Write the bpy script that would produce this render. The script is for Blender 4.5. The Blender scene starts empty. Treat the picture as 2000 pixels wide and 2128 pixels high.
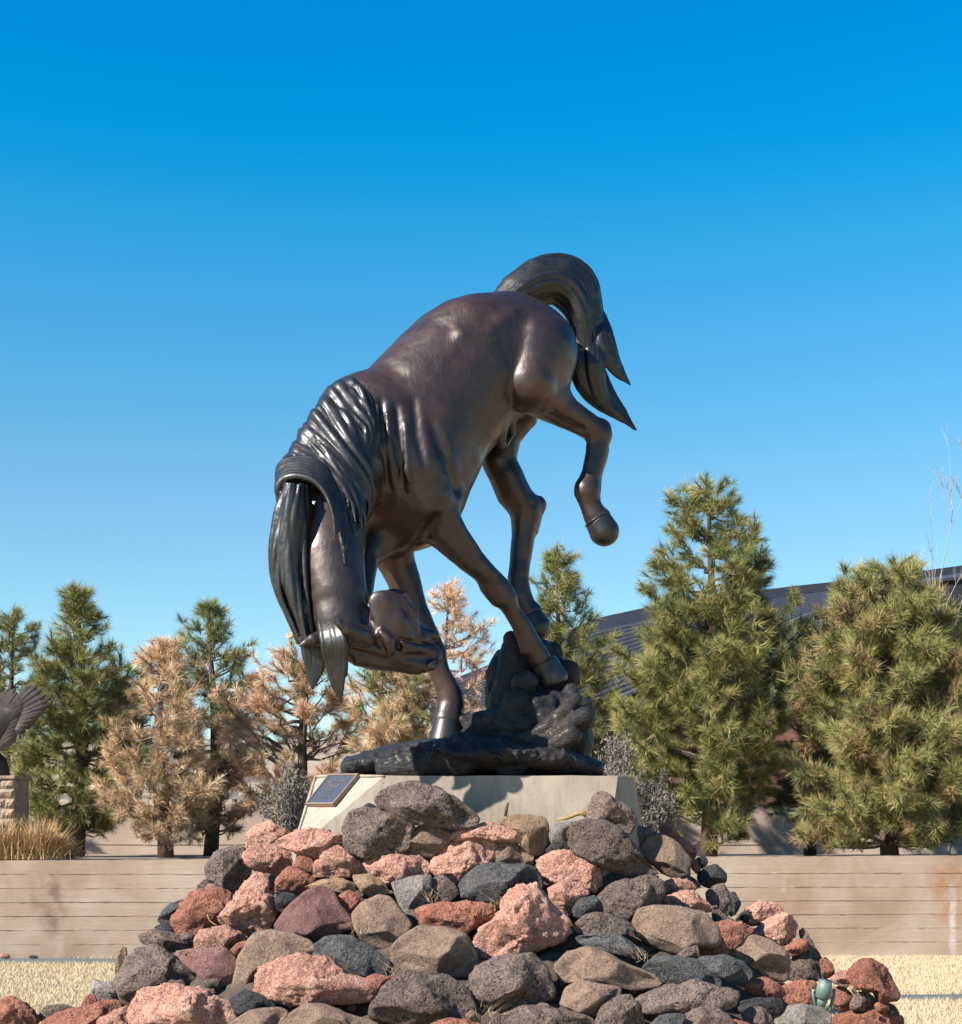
import bpy, bmesh, math, random
import numpy as np
from mathutils import Vector
C = bpy.context.scene.collection
F = 3240.0; HY = 1724.0; CX = 1000.0; CZ = 1.55
R = math.radians

# ---------------- camera, world, sun, exposure ----------------
cam = bpy.data.cameras.new('camera'); co = bpy.data.objects.new('camera', cam); C.objects.link(co)
co.location = (0, 0, CZ); co.rotation_euler = (R(90), 0, 0)
cam.sensor_fit = 'HORIZONTAL'; cam.sensor_width = 36; cam.lens = 36*F/2000
cam.shift_y = (HY-1064)/2000; cam.clip_end = 3000; cam.clip_start = .1
bpy.context.scene.camera = co
SUN_AZ, SUN_EL = 57, 38          # degrees left of the line from the statue to the camera, height
sv = Vector((-math.sin(R(SUN_AZ))*math.cos(R(SUN_EL)), -math.cos(R(SUN_AZ))*math.cos(R(SUN_EL)), math.sin(R(SUN_EL))))
w = bpy.data.worlds.new('World'); bpy.context.scene.world = w; w.use_nodes = True
nt = w.node_tree; bg = nt.nodes['Background']
sky = nt.nodes.new('ShaderNodeTexSky'); sky.sky_type = 'NISHITA'; sky.sun_disc = False
sky.sun_elevation = R(SUN_EL); sky.sun_rotation = math.atan2(sv.x, sv.y)
sky.altitude = 1500; sky.air_density = 1.0; sky.dust_density = 0.15; sky.ozone_density = 2.5
hs = nt.nodes.new('ShaderNodeHueSaturation'); hs.inputs['Saturation'].default_value = 1.22; hs.inputs['Hue'].default_value = .487
hs.inputs['Value'].default_value = 1.25
nt.links.new(sky.outputs[0], hs.inputs['Color'])
# deeper, cleaner blue with height, as in thin mountain air: one smooth gradient over the whole dome
tc_ = nt.nodes.new('ShaderNodeTexCoord'); sx_ = nt.nodes.new('ShaderNodeSeparateXYZ'); rp_ = nt.nodes.new('ShaderNodeValToRGB'); mx_ = nt.nodes.new('ShaderNodeMix')
nt.links.new(tc_.outputs['Generated'], sx_.inputs[0]); nt.links.new(sx_.outputs[2], rp_.inputs[0])
st_ = [(0.0, (.82, .75, .65)), (.174, (.83, .77, .70)), (.218, (.78, .79, .74)), (.30, (.46, .83, .83)), (.353, (.24, .85, .90)), (.378, (.09, .84, .94)), (.405, (.012, .83, .97)), (.464, (.0, .79, 1.0)), (.75, (.0, .62, .95))]
er = rp_.color_ramp.elements
while len(er) < len(st_): er.new(.5)
for i_, (p_, c_) in enumerate(st_): er[i_].position = p_; er[i_].color = (*c_, 1)
mx_.data_type = 'RGBA'; mx_.blend_type = 'MULTIPLY'; mx_.inputs[0].default_value = 1
nt.links.new(hs.outputs[0], mx_.inputs[6]); nt.links.new(rp_.outputs[0], mx_.inputs[7])
nt.links.new(mx_.outputs[2], bg.inputs[0]); bg.inputs[1].default_value = 0.0778
sl = bpy.data.lights.new('sun', 'SUN'); so = bpy.data.objects.new('sun', sl); C.objects.link(so)
sl.energy = 5.0; sl.angle = R(.53); sl.color = (1, .93, .83); so.rotation_euler = sv.to_track_quat('Z', 'Y').to_euler()
vs = bpy.context.scene.view_settings; vs.view_transform = 'Standard'; vs.look = 'None'; vs.gamma = 1; vs.exposure = 1.3
vs.use_curve_mapping = False

# ---------------- helpers ----------------
def P(px, py, d): return np.array([(px-CX)/F*d, d, CZ+(HY-py)/F*d])
def PZ(px, d, z): return np.array([(px-CX)/F*d, d, z])

def tag(o, label=None, cat=None, group=None, kind=None):
    if label: o['label'] = label
    if cat: o['category'] = cat
    if group: o['group'] = group
    if kind: o['kind'] = kind
    return o
def empty(name, loc):
    o = bpy.data.objects.new(name, None); C.objects.link(o); o.location = tuple(loc); o.empty_display_size = .2; return o
def mesh_obj(name, V, Fc, mat, parent=None, smooth=False, col=None, origin=None):
    V = np.asarray(V, dtype=np.float64)
    off = np.zeros(3)
    if parent is not None:
        q = parent; off = np.zeros(3)
        while q is not None: off = off+np.array(q.location); q = q.parent
    org = np.array(origin, dtype=float) if origin is not None else off.copy()
    me = bpy.data.meshes.new(name)
    if isinstance(Fc, np.ndarray):
        n, k = Fc.shape
        me.vertices.add(len(V)); me.vertices.foreach_set('co', (V-org).astype(np.float32).ravel())
        me.loops.add(n*k); me.loops.foreach_set('vertex_index', Fc.astype(np.int32).ravel())
        me.polygons.add(n); me.polygons.foreach_set('loop_start', np.arange(0, n*k, k, dtype=np.int32))
        me.update(calc_edges=True)
    else:
        me.from_pydata([tuple(v) for v in (V-org)], [], Fc); me.update()
    if col is not None:
        a = me.color_attributes.new('Col', 'FLOAT_COLOR', 'POINT')
        c4 = np.ones((len(V), 4), dtype=np.float32); c4[:, :3] = col
        a.data.foreach_set('color', c4.ravel())
    if smooth: me.polygons.foreach_set('use_smooth', np.ones(len(me.polygons), dtype=bool))
    if mat: me.materials.append(mat)
    o = bpy.data.objects.new(name, me); C.objects.link(o); o.location = tuple(org-off)
    if parent is not None: o.parent = parent
    return o
class MB:
    def __init__(s): s.V = []; s.F = []
    def add(s, V, Fc):
        b = len(s.V); s.V += [tuple(v) for v in V]; s.F += [[i+b for i in f] for f in Fc]; return s
    def hexa(s, p): # 8 points: bottom 4 ccw, top 4 ccw
        return s.add(p, [[3,2,1,0],[4,5,6,7],[0,1,5,4],[1,2,6,5],[2,3,7,6],[3,0,4,7]])
    def box(s, a, b):
        x0,y0,z0 = a; x1,y1,z1 = b
        return s.hexa([(x0,y0,z0),(x1,y0,z0),(x1,y1,z0),(x0,y1,z0),(x0,y0,z1),(x1,y0,z1),(x1,y1,z1),(x0,y1,z1)])
    def tube(s, pts, rad, n=6, cap=True):
        pts = [np.array(p, float) for p in pts]; m = len(pts)
        V = []
        for i, p in enumerate(pts):
            t = pts[min(i+1, m-1)]-pts[max(i-1, 0)]; t = t/(np.linalg.norm(t)+1e-9)
            u = np.cross(t, (0.13, .2, 1.0)); 
            if np.linalg.norm(u) < .05: u = np.cross(t, (1., 0, 0))
            u /= np.linalg.norm(u); v = np.cross(t, u)
            r = rad[i] if hasattr(rad, '__len__') else rad
            for k in range(n):
                a = 2*math.pi*k/n; V.append(p+r*(math.cos(a)*u+math.sin(a)*v))
        Fc = [[i*n+k, i*n+(k+1) % n, (i+1)*n+(k+1) % n, (i+1)*n+k] for i in range(m-1) for k in range(n)]
        if cap: Fc += [list(range(n))[::-1], [(m-1)*n+k for k in range(n)]]
        return s.add(V, Fc)
    def build(s, name, mat, parent=None, smooth=False, origin=None):
        o = mesh_obj(name, np.array(s.V), s.F, mat, parent, smooth, origin=origin); return o

def bevel(o, wd=.01, seg=2):
    m = o.modifiers.new('bevel', 'BEVEL'); m.width = wd; m.segments = seg; m.limit_method = 'ANGLE'; return o

# value noise, vectorised
def _h(i, j, k, s):
    with np.errstate(over='ignore'):
        n = (i*np.int64(73856093)) ^ (j*np.int64(19349663)) ^ (k*np.int64(83492791)) ^ np.int64(s*2654435 + 12345)
        n = (n ^ (n >> 13))*np.int64(1274126177); n = n ^ (n >> 16); n = n*np.int64(668265263); n = n ^ (n >> 15)
    return (n & 0xFFFFF).astype(np.float64)/0xFFFFF
def vnoise(p, s=0):
    f = np.floor(p); i = f.astype(np.int64); t = p-f; t = t*t*(3-2*t)
    r = 0
    for a in (0, 1):
        for b in (0, 1):
            for c in (0, 1):
                wgt = (t[:, 0] if a else 1-t[:, 0])*(t[:, 1] if b else 1-t[:, 1])*(t[:, 2] if c else 1-t[:, 2])
                r = r+wgt*_h(i[:, 0]+a, i[:, 1]+b, i[:, 2]+c, s)
    return r*2-1
def fbm(p, s=0, o=4, g=.5):
    r = 0; a = 1; q = p.copy()
    for k in range(o): r = r+a*vnoise(q, s+k*7); a *= g; q = q*2.03+11.3
    return r

# ---------------- materials ----------------
def al(c, k=.72): return tuple(x*k for x in c)   # real albedo of a colour picked from the sunlit photograph
def newmat(name):
    m = bpy.data.materials.new(name); m.use_nodes = True; n = m.node_tree
    b = n.nodes['Principled BSDF']; return m, n, b
def N(n, t, **kw):
    x = n.nodes.new('ShaderNode'+t)
    for k, v in kw.items():
        if k in x.inputs: x.inputs[k].default_value = v
        else: setattr(x, k, v)
    return x
def L(n, a, b): n.links.new(a, b)
def ramp(n, fac, stops):
    r = n.nodes.new('ShaderNodeValToRGB'); e = r.color_ramp.elements
    while len(e) < len(stops): e.new(.5)
    for i, (p, c) in enumerate(stops):
        e[i].position = p; e[i].color = (c[0], c[1], c[2], 1) if hasattr(c, '__len__') else (c, c, c, 1)
    L(n, fac, r.inputs[0]); return r.outputs[0]
def coords(n, kind='Object', scale=(1, 1, 1)):
    t = N(n, 'TexCoord'); m = N(n, 'Mapping'); m.inputs['Scale'].default_value = scale
    L(n, t.outputs[kind], m.inputs[0]); return m.outputs[0]
def noise(n, vec, scale, detail=4, rough=.6, dist=0):
    x = N(n, 'TexNoise', Scale=scale, Detail=detail, Roughness=rough, Distortion=dist)
    L(n, vec, x.inputs['Vector']); return x.outputs['Fac']
def vor(n, vec, scale, feature='F1', out='Distance', rnd=1):
    x = N(n, 'TexVoronoi', feature=feature); x.inputs['Scale'].default_value = scale; x.inputs['Randomness'].default_value = rnd
    L(n, vec, x.inputs['Vector']); return x.outputs[out]
def mix(n, fac, a, b, mode='MIX'):
    x = n.nodes.new('ShaderNodeMix'); x.data_type = 'RGBA'; x.blend_type = mode
    if isinstance(fac, (int, float)): x.inputs[0].default_value = fac
    else: L(n, fac, x.inputs[0])
    for v, i in ((a, 6), (b, 7)):
        if isinstance(v, tuple): x.inputs[i].default_value = (*v, 1)
        else: L(n, v, x.inputs[i])
    return x.outputs[2]
def mth(n, op, a, b=0.0):
    x = n.nodes.new('ShaderNodeMath'); x.operation = op
    for v, i in ((a, 0), (b, 1)):
        if isinstance(v, (int, float)): x.inputs[i].default_value = v
        else: L(n, v, x.inputs[i])
    return x.outputs[0]
def bump(n, b, h, strength=.5, dist=.01, prev=None):
    x = N(n, 'Bump', Strength=strength, Distance=dist); L(n, h, x.inputs['Height'])
    if prev: L(n, prev, x.inputs['Normal'])
    L(n, x.outputs[0], b.inputs['Normal']); return x.outputs[0]

def mat_rock(name, c1, c2, c3, pit=60, pitamt=.8, rough=.9, lich=0.0, dark=(.03, .025, .025), fine=1.0):
    c1, c2, c3, dark = al(c1), al(c2), al(c3), al(dark, .6)
    m, n, b = newmat(name); v = coords(n)
    info = N(n, 'ObjectInfo')
    big = noise(n, v, 6, 6, .7, .6)
    base = ramp(n, big, [(.36, c1), (.5, c2), (.64, c3)])
    mid = noise(n, v, 28, 6, .7)
    base = mix(n, mth(n, 'MULTIPLY', mid, .55), base, tuple(min(1, x*1.6) for x in c2))
    dk_ = ramp(n, noise(n, v, 4.5, 6, .68, .8), [(.52, 0), (.66, 1)])
    base = mix(n, mth(n, 'MULTIPLY', dk_, .6), base, tuple(x*.42 for x in c2))
    # per-object tint
    tint = ramp(n, info.outputs['Random'], [(0, .78), (.5, 1.0), (1, 1.16)])
    base = mix(n, 1.0, base, tint, 'MULTIPLY')
    vd = vor(n, v, pit); pits = ramp(n, vd, [(.12, 0), (.36, 1)])
    pm = noise(n, v, 9, 3, .5); pmask = ramp(n, pm, [(.4, 0), (.55, 1)])
    pitf = mix(n, pmask, (1, 1, 1), pits)
    base = mix(n, mth(n, 'MULTIPLY', mth(n, 'SUBTRACT', 1.0, pitf), pitamt), base, dark)
    grains = ramp(n, vor(n, v, 140*fine, out='Color'), [(.2, .5), (.5, 1.0), (.8, 1.45)])
    base = mix(n, .3+.5*min(1, pitamt), base, mix(n, 1, base, grains, 'MULTIPLY'))
    crv = ramp(n, noise(n, v, 48, 4, .72), [(.34, .35), (.47, 1)]); base = mix(n, .35+.45*min(1, pitamt), base, mix(n, 1, base, crv, 'MULTIPLY'))
    if lich:
        lm = ramp(n, noise(n, v, 7, 6, .72, 1.2), [(.60, 0), (.66, 1)])
        base = mix(n, mth(n, 'MULTIPLY', lm, lich), base, (.38, .36, .32))
    L(n, base, b.inputs['Base Color']); b.inputs['Roughness'].default_value = rough
    b.inputs['Specular IOR Level'].default_value = .25
    h = mth(n, 'ADD', mth(n, 'ADD', mth(n, 'MULTIPLY', pitf, .6*pitamt), mth(n, 'MULTIPLY', mid, .9)), mth(n, 'MULTIPLY', noise(n, v, 75, 3, .6), .9*pitamt))
    nb = bump(n, b, h, 1.0, .024)
    bump(n, b, noise(n, v, 110, 4, .75), .9, .009, nb)
    return m
MR = {
 'P': mat_rock('pink_scoria', (.44, .20, .145), (.57, .30, .225), (.68, .43, .34), 62, .6, lich=.0, dark=(.20, .085, .065)),
 'R': mat_rock('red_scoria', (.27, .105, .07), (.37, .155, .105), (.47, .23, .165), 50, .6, dark=(.08, .03, .025)),
 'G': mat_rock('grey_basalt', (.072, .072, .076), (.11, .107, .107), (.17, .16, .155), 70, .7, dark=(.02, .02, .022)),
 'K': mat_rock('black_basalt', (.035, .035, .04), (.06, .058, .062), (.10, .095, .09), 60, .7, dark=(.012, .012, .013)),
 'M': mat_rock('mauve_basalt', (.12, .085, .070), (.20, .148, .124), (.29, .22, .182), 48, .85, dark=(.03, .022, .022)),
 'B': mat_rock('brown_stone', (.18, .118, .085), (.26, .178, .132), (.36, .262, .20), 30, .18, lich=.25, dark=(.07, .045, .035)),
 'O': mat_rock('tan_stone', (.23, .13, .075), (.33, .22, .14), (.40, .29, .20), 34, .25, dark=(.1, .06, .03)),
 'W': mat_rock('pale_stone', (.22, .185, .165), (.31, .27, .24), (.46, .42, .38), 30, .3, lich=.6, dark=(.08, .07, .06)),
 'L': mat_rock('lichened_stone', (.13, .095, .08), (.215, .155, .13), (.31, .22, .175), 30, .5, lich=1.0, dark=(.04, .03, .03)),
 'V': mat_rock('purple_red_stone', (.19, .09, .08), (.26, .135, .12), (.32, .185, .165), 26, .12, dark=(.05, .03, .03)),
}
def mat_bronze(name, c1, c2, c3, rough, scale=4, hairdir=(1, 1, 1), bs=.3):
    m, n, b = newmat(name); v = coords(n)
    a = noise(n, v, scale, 5, .55, .4); base = ramp(n, a, [(.3, c1), (.5, c2), (.7, c3)])
    tc = N(n, 'TexCoord'); g = coords(n, 'Object', hairdir)
    st = noise(n, g, 60, 5, .65, .3)
    base = mix(n, mth(n, 'MULTIPLY', st, .35), base, tuple(x*1.9 for x in c2))
    L(n, base, b.inputs['Base Color']); b.inputs['Metallic'].default_value = .5
    rr = ramp(n, noise(n, v, 9, 5, .6), [(.3, rough-.08), (.7, rough+.12)]); L(n, rr, b.inputs['Roughness'])
    b.inputs['Coat Weight'].default_value = .35; b.inputs['Coat Roughness'].default_value = .28
    nb = bump(n, b, st, bs, .006*(bs/.3)); bump(n, b, noise(n, v, 22, 4, .5), .25, .01, nb)
    return m
M_BODY = mat_bronze('brown_bronze', (.012, .0095, .0105), (.030, .0185, .016), (.066, .031, .021), .45, 2.6, (1, 1, .25))
M_HAIR = mat_bronze('black_bronze', (.008, .008, .0085), (.015, .0145, .0145), (.025, .023, .021), .47, 6, (2.2, 2.2, .3))
M_BASE = mat_bronze('dark_bronze', (.007, .007, .009), (.014, .0135, .0145), (.040, .027, .020), .6, 4, (.4, 1, 1), .9)

for nd_ in M_BASE.node_tree.nodes:
    if nd_.type == 'BSDF_PRINCIPLED': nd_.inputs['Metallic'].default_value = .35; nd_.inputs['Coat Weight'].default_value = 0.08; nd_.inputs['Specular IOR Level'].default_value = .4
def mat_simple(name, c, rough=.7, metal=0, var=.25, scale=12, bmp=.2, spec=.4):
    c = al(c)
    m, n, b = newmat(name); v = coords(n)
    a = noise(n, v, scale, 5, .6); base = ramp(n, a, [(.3, tuple(x*(1-var) for x in c)), (.7, tuple(x*(1+var) for x in c))])
    L(n, base, b.inputs['Base Color']); b.inputs['Roughness'].default_value = rough; b.inputs['Metallic'].default_value = metal
    b.inputs['Specular IOR Level'].default_value = spec
    bump(n, b, noise(n, v, scale*4, 4, .6), bmp, .01); return m
# ================= large structure =================
GS = 1.18   # terrace height
# ground sheet
def mat_grass():
    m, n, b = newmat('dry_lawn'); v = coords(n, 'Object')
    a = noise(n, v, 1.2, 5, .6); f = noise(n, v, 60, 4, .7)
    base = ramp(n, a, [(.35, (.37, .29, .18)), (.55, (.43, .35, .22)), (.7, (.36, .30, .18))])
    base = mix(n, mth(n, 'MULTIPLY', f, .3), base, (.26, .195, .11))
    L(n, base, b.inputs['Base Color']); b.inputs['Roughness'].default_value = .95; b.inputs['Specular IOR Level'].default_value = .1
    bump(n, b, f, .3, .01); return m
M_LAWN = mat_grass()
g = MB(); 
g.add([(-400, -60, 0), (400, -60, 0), (400, 19.8, 0), (-400, 19.8, 0)], [[0, 1, 2, 3]])
tag(g.build('ground', M_LAWN), kind='structure')
def vcol_mat(name, rough=.8, spec=.2, trans=.0):
    m, n, b = newmat(name); a = N(n, 'VertexColor'); a.layer_name = 'Col'
    L(n, a.outputs[0], b.inputs['Base Color']); b.inputs['Roughness'].default_value = rough; b.inputs['Specular IOR Level'].default_value = spec
    return m
M_BLADE = vcol_mat('dry_grass_blade', .85, .15)
M_NEEDLE = vcol_mat('pine_needle', .6, .18)
rng = np.random.default_rng(5)
def blades(pos, h, wd, lean, c1, c2, rs):
    n = len(pos); a = rs.random(n)*2*math.pi; u = np.stack([np.cos(a), np.sin(a), np.zeros(n)], 1)
    la = rs.random(n)*2*math.pi; ln = rs.random(n)*lean
    hh = h*(.6+.6*rs.random(n))
    tip = pos+np.stack([np.cos(la)*ln*hh, np.sin(la)*ln*hh, hh], 1)
    V = np.empty((n, 3, 3)); V[:, 0] = pos-u*wd/2; V[:, 1] = pos+u*wd/2; V[:, 2] = tip
    t = rs.random((n, 1)); col = np.array(c1)*(1-t)+np.array(c2)*t
    return V.reshape(-1, 3), np.arange(3*n).reshape(n, 3), np.repeat(col, 3, 0)
# lawn blades where the lawn shows
pts = []
for (x0, x1, y0, y1, k) in ((-7.2, -1.8, 11.0, 18.9, 110000), (2.2, 6.6, 11.0, 18.9, 110000)):
    q = np.stack([rng.uniform(x0, x1, k), rng.uniform(y0, y1, k), np.zeros(k)], 1); pts.append(q)
pts = np.concatenate(pts)
def path_y(x): return np.where(x < 0, 18.45-0.10*(x+6), 14.35+.12*(x-4.2))
dist = np.abs(pts[:, 1]-path_y(pts[:, 0])); keep = dist > np.where(pts[:, 0] < 0, .36, .24)
cl = vnoise(pts*np.array([2.2, 2.2, 1]), 3)
pts = pts[keep & (cl > -.75)]
V, Fc, col = blades(pts, .042, .007, 1.2, (.54, .455, .31), (.40, .31, .19), rng)
tag(mesh_obj('lawn', V, Fc, M_BLADE, col=col), 'short dry straw yellow lawn around the rock mound', 'lawn', kind='stuff')
# gravel path
M_PATH = mat_simple('grey_gravel', (.16, .165, .165), .95, 0, .5, 90, .8)
def path_strip(name, xs, hw):
    V = []; Fc = []
    for i, x in enumerate(xs):
        y = float(path_y(np.array(x))); V += [(x, y-hw, .006), (x, y+hw, .006)]
        if i: Fc.append([2*i-2, 2*i, 2*i+1, 2*i-1])
    tag(mesh_obj(name, V, Fc, M_PATH), kind='structure')
path_strip('path', list(np.linspace(-14, -3.2, 30)), .36)
path_strip('footpath', list(np.linspace(2.4, 9, 30)), .24)

# retaining wall: board formed concrete, one part per board course
def mat_conc(name, base3, stain=True):
    m, n, b = newmat(name); v = coords(n, 'Object')
    base3 = [al(q_) for q_ in base3]
    a = noise(n, v, 1.6, 6, .6, .5)
    base = ramp(n, a, [(.3, base3[0]), (.5, base3[1]), (.7, base3[2])])
    g = coords(n, 'Object', (.6, 1, 14)); grain = noise(n, g, 3.2, 6, .7, .3)
    base = mix(n, mth(n, 'MULTIPLY', grain, .5), base, tuple(x*.55 for x in base3[1]))
    if stain:
        sp = N(n, 'SeparateXYZ'); L(n, N(n, 'TexCoord').outputs['Object'], sp.inputs[0])
        gx = noise(n, coords(n, 'Object', (1, 1, .8)), 3.0, 5, .6)
        def band(xc, wd, c, amt, base, z0=None, z1=None):
            d = mth(n, 'ABSOLUTE', mth(n, 'ADD', mth(n, 'SUBTRACT', sp.outputs[0], xc), mth(n, 'MULTIPLY', mth(n, 'SUBTRACT', gx, .5), wd*2.4)))
            f = ramp(n, mth(n, 'DIVIDE', d, wd), [(.25, 1), (1, 0)])
            f = mth(n, 'MULTIPLY', f, ramp(n, noise(n, v, 5, 5, .7), [(.38, .1), (.6, 1)]))
            k = mth(n, 'MULTIPLY', f, amt)
            if z0 is not None:
                zz = ramp(n, mth(n, 'DIVIDE', mth(n, 'SUBTRACT', sp.outputs[2], z0), (z1-z0)), [(0, 0), (.2, 1), (.8, 1), (1, 0)])
                k = mth(n, 'MULTIPLY', k, zz)
            return mix(n, k, base, c)
        base = band(-5.15, .22, (.15, .095, .07), .9, base, .2, 1.1)
        base = band(-5.08, .09, (.36, .31, .26), .6, base, -.05, .32)
        base = band(3.85, .25, (.24, .13, .07), .4, base, .5, 1.15)
        base = band(3.72, .05, (.36, .33, .30), .5, base, .75, .95)
        base = band(5.75, .30, (.28, .13, .06), .8, base, .3, 1.2)
        base = band(5.82, .06, (.46, .43, .40), .8, base, -.05, .95)
    L(n, base, b.inputs['Base Color']); b.inputs['Roughness'].default_value = .9; b.inputs['Specular IOR Level'].default_value = .2
    nb = bump(n, b, grain, .5, .008); bump(n, b, noise(n, v, 60, 4, .6), .3, .004, nb)
    return m
M_WALL = mat_conc('board_formed_concrete', ((.37, .255, .18), (.47, .35, .262), (.55, .44, .355)))
def course_wall(name, x0, x1, yfun, z0fun, ch, nc, ztop, mat, label, thick=.25, seed=1, step=.07, off=.010):
    root = empty(name, (0, float(yfun(0.0)), 0)); tag(root, label, 'wall')
    rs = np.random.default_rng(seed)
    xs = np.arange(x0, x1+step, step)
    core = MB(); ys = [float(yfun(x)) for x in (x0, x1)]
    zt = [float(ztop(x0)), float(ztop(x1))]
    core.hexa([(x0, ys[0]+.014, 0), (x1, ys[1]+.014, 0), (x1, ys[1]+thick, 0), (x0, ys[0]+thick, 0), (x0, ys[0]+.014, zt[0]-.006), (x1, ys[1]+.014, zt[1]-.006), (x1, ys[1]+thick, zt[1]-.006), (x0, ys[0]+thick, zt[0]-.006)])
    core.build('wall_core', mat, root)
    for c in range(nc):
        jig = lambda s: .004*rs.standard_normal(len(xs))*(rs.random(len(xs)) < .35)
        prog = rs.uniform(-.5, 1)*off
        cn_ = vnoise(np.stack([xs*1.7, 0*xs+c*5.3, 0*xs+seed], 1), 4); op = np.clip(cn_*1.6+.45, .05, 1)+.25*rs.random(len(xs)); wb = .0025*vnoise(np.stack([xs*4, 0*xs+c*3.1, 0*xs], 1), 9)
        lo = c*ch+.003*op+wb*(c > 0); hi = (c+1)*ch-.003*op+wb+jig(1)*.6
        if c == nc-1: hi = ztop(xs)+0*xs
        ly = yfun(xs)+rs.uniform(-1, 1)*.002-prog
        lip = np.where(rs.random(len(xs)) < .3, .006, 0)
        V = []; Fc = []
        for i, x in enumerate(xs):
            V += [(x, ly[i]+.016, lo[i]), (x, ly[i]-lip[i]*.3, lo[i]), (x, ly[i], lo[i]+.02), (x, ly[i], hi[i]-.010), (x, ly[i]-lip[i]*.5, hi[i]), (x, ly[i]+.016, hi[i])]
            if i:
                for k in range(5): a = 6*(i-1)+k; Fc.append([a, a+6, a+7, a+1])
        mesh_obj('board_course', V, Fc, mat, root)
    return root
wy = lambda x: 18.95+.045*x
course_wall('retaining_wall', -16, 16, wy, None, .1685, 7, lambda x: 1.205+.0045*x, M_WALL, 'low tan board formed concrete retaining wall behind the lawn, water stained')
# terrace soil
M_SOIL = mat_simple('bare_soil', (.26, .20, .14), .95, 0, .3, 3, .6)
t = MB(); t.add([(-400, 18.4, GS-.03), (-16, 18.42, GS-.03), (16, 19.86, GS-.03), (400, 19.9, GS-.03), (400, 90, GS-.03), (-400, 90, GS-.03)], [[0, 1, 2, 3, 4, 5]])
tag(t.build('terrace', M_SOIL), kind='structure')
# second wall behind the trees
M_WALL2 = mat_conc('pinkish_concrete', ((.42, .31, .25), (.50, .39, .32), (.56, .46, .39)), False)
bw = course_wall('back_wall', -16, 16, lambda x: 25.5+0*x, None, .65, 3, lambda x: 1.95+0*x, M_WALL2, 'taller pinkish concrete wall glimpsed between the pine trunks', seed=4, step=.25)
# dry hill and distance
def mat_hill():
    m, n, b = newmat('dry_hill'); v = coords(n, 'Object'); a = noise(n, v, .15, 8, .65); s = vor(n, v, .5)
    base = ramp(n, a, [(.3, (.30, .22, .15)), (.6, (.42, .33, .23)), (.8, (.20, .18, .10))])
    L(n, mix(n, 1.0, base, (.72, .72, .72), 'MULTIPLY'), b.inputs['Base Color']); b.inputs['Roughness'].default_value = 1; return m
M_HILL = mat_hill()
nx, ny = 90, 30; V = []; Fc = []
for j in range(ny):
    for i in range(nx):
        x = -450+900*i/(nx-1); y = 60+ (j/(ny-1))**1.7*900
        z = 1.1+ 7.6*min(1, (y-60)/80)*(1+.25*math.sin(x*.021+1))*(1.0 if x < 10 else max(.35, 1-(x-10)*.02)) + .4*math.sin(x*.13+y*.05)*min(1, (y-60)/40)
        V.append((x, y, z))
for j in range(ny-1):
    for i in range(nx-1): a = j*nx+i; Fc.append([a, a+1, a+nx+1, a+nx])
tag(mesh_obj('hill', V, Fc, M_HILL, smooth=True), kind='structure')

# ---------------- building with dark ribbed metal roof ----------------
M_ROOF = mat_simple('dark_roof_metal', (.022, .024, .030), .75, .0, .15, 2, .02)
M_FASCIA = mat_simple('dark_fascia', (.014, .014, .018), .6, .1, .2, 2, .05)
M_SIDING = mat_simple('brown_siding', (.17, .075, .05), .8, 0, .2, 3, .15)
bd = empty('building', P(1500, 1600, 48)*np.array([1, 1, 0])+np.array([0, 0, GS])); tag(bd, 'low brown building with a long dark ribbed metal roof behind the pines', 'building')
def curve(pts, d0, d1, n):
    xs = [p[0] for p in pts]; ysp = [p[1] for p in pts]; t = np.linspace(0, 1, n)
    px = xs[0]+(xs[-1]-xs[0])*t; py = np.interp(px, xs, ysp); d = d0+(d1-d0)*t
    return [P(a, b, c) for a, b, c in zip(px, py, d)]
NR = 40
top = curve([(900, 1428), (1000, 1388), (1100, 1345), (1246, 1283), (1369, 1257), (1500, 1237), (1648, 1218), (1800, 1202), (2000, 1175), (2120, 1160)], 62, 50, NR)
low = curve([(900, 1460), (1000, 1424), (1100, 1378), (1246, 1318), (1369, 1291), (1500, 1270), (1648, 1249), (1760, 1236), (1900, 1219), (2120, 1186)], 60, 49, NR)
m_ = MB()
for i in range(NR-1):
    a, b_, c, d = top[i], top[i+1], low[i+1], low[i]; bk = np.array([0, 3.0, -.6])
    m_.hexa([d, c, c+bk, d+bk, a, b_, b_+bk, a+bk])
m_.build('roof_parapet', M_FASCIA, bd)
# sloping roof sheet below the parapet; ribs run along it
low2 = [p+np.array([0, -.15, .12]) for p in low]
eave = curve([(880, 1560), (1180, 1500), (1300, 1448), (1400, 1404), (1500, 1358), (1640, 1298), (1760, 1250), (1850, 1226), (1960, 1208), (2120, 1188)], 46, 44, NR)
rf = MB(); 
for i in range(NR-1): rf.hexa([eave[i]-[0,0,.1], eave[i+1]-[0,0,.1], low2[i+1]-[0,0,.1], low2[i]-[0,0,.1], eave[i], eave[i+1], low2[i+1], low2[i]])
roof = rf.build('roof', M_ROOF, bd)
M_RIB = mat_simple('roof_rib_metal', (.09, .095, .125), .4, .4, .1, 2, .02)
for k in range(1, 16):
    s = k/16; pts_ = [e*(1-s)+l*s+np.array([0, -.03, .04]) for e, l in zip(eave, low2)]
    MB().tube(pts_, .035, 4).build('roof_rib', M_RIB, roof)
ed = MB().tube([p+np.array([0, -.06, .04]) for p in eave], .07, 6).build('roof_edge', M_RIB, bd)
fs = MB()
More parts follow.
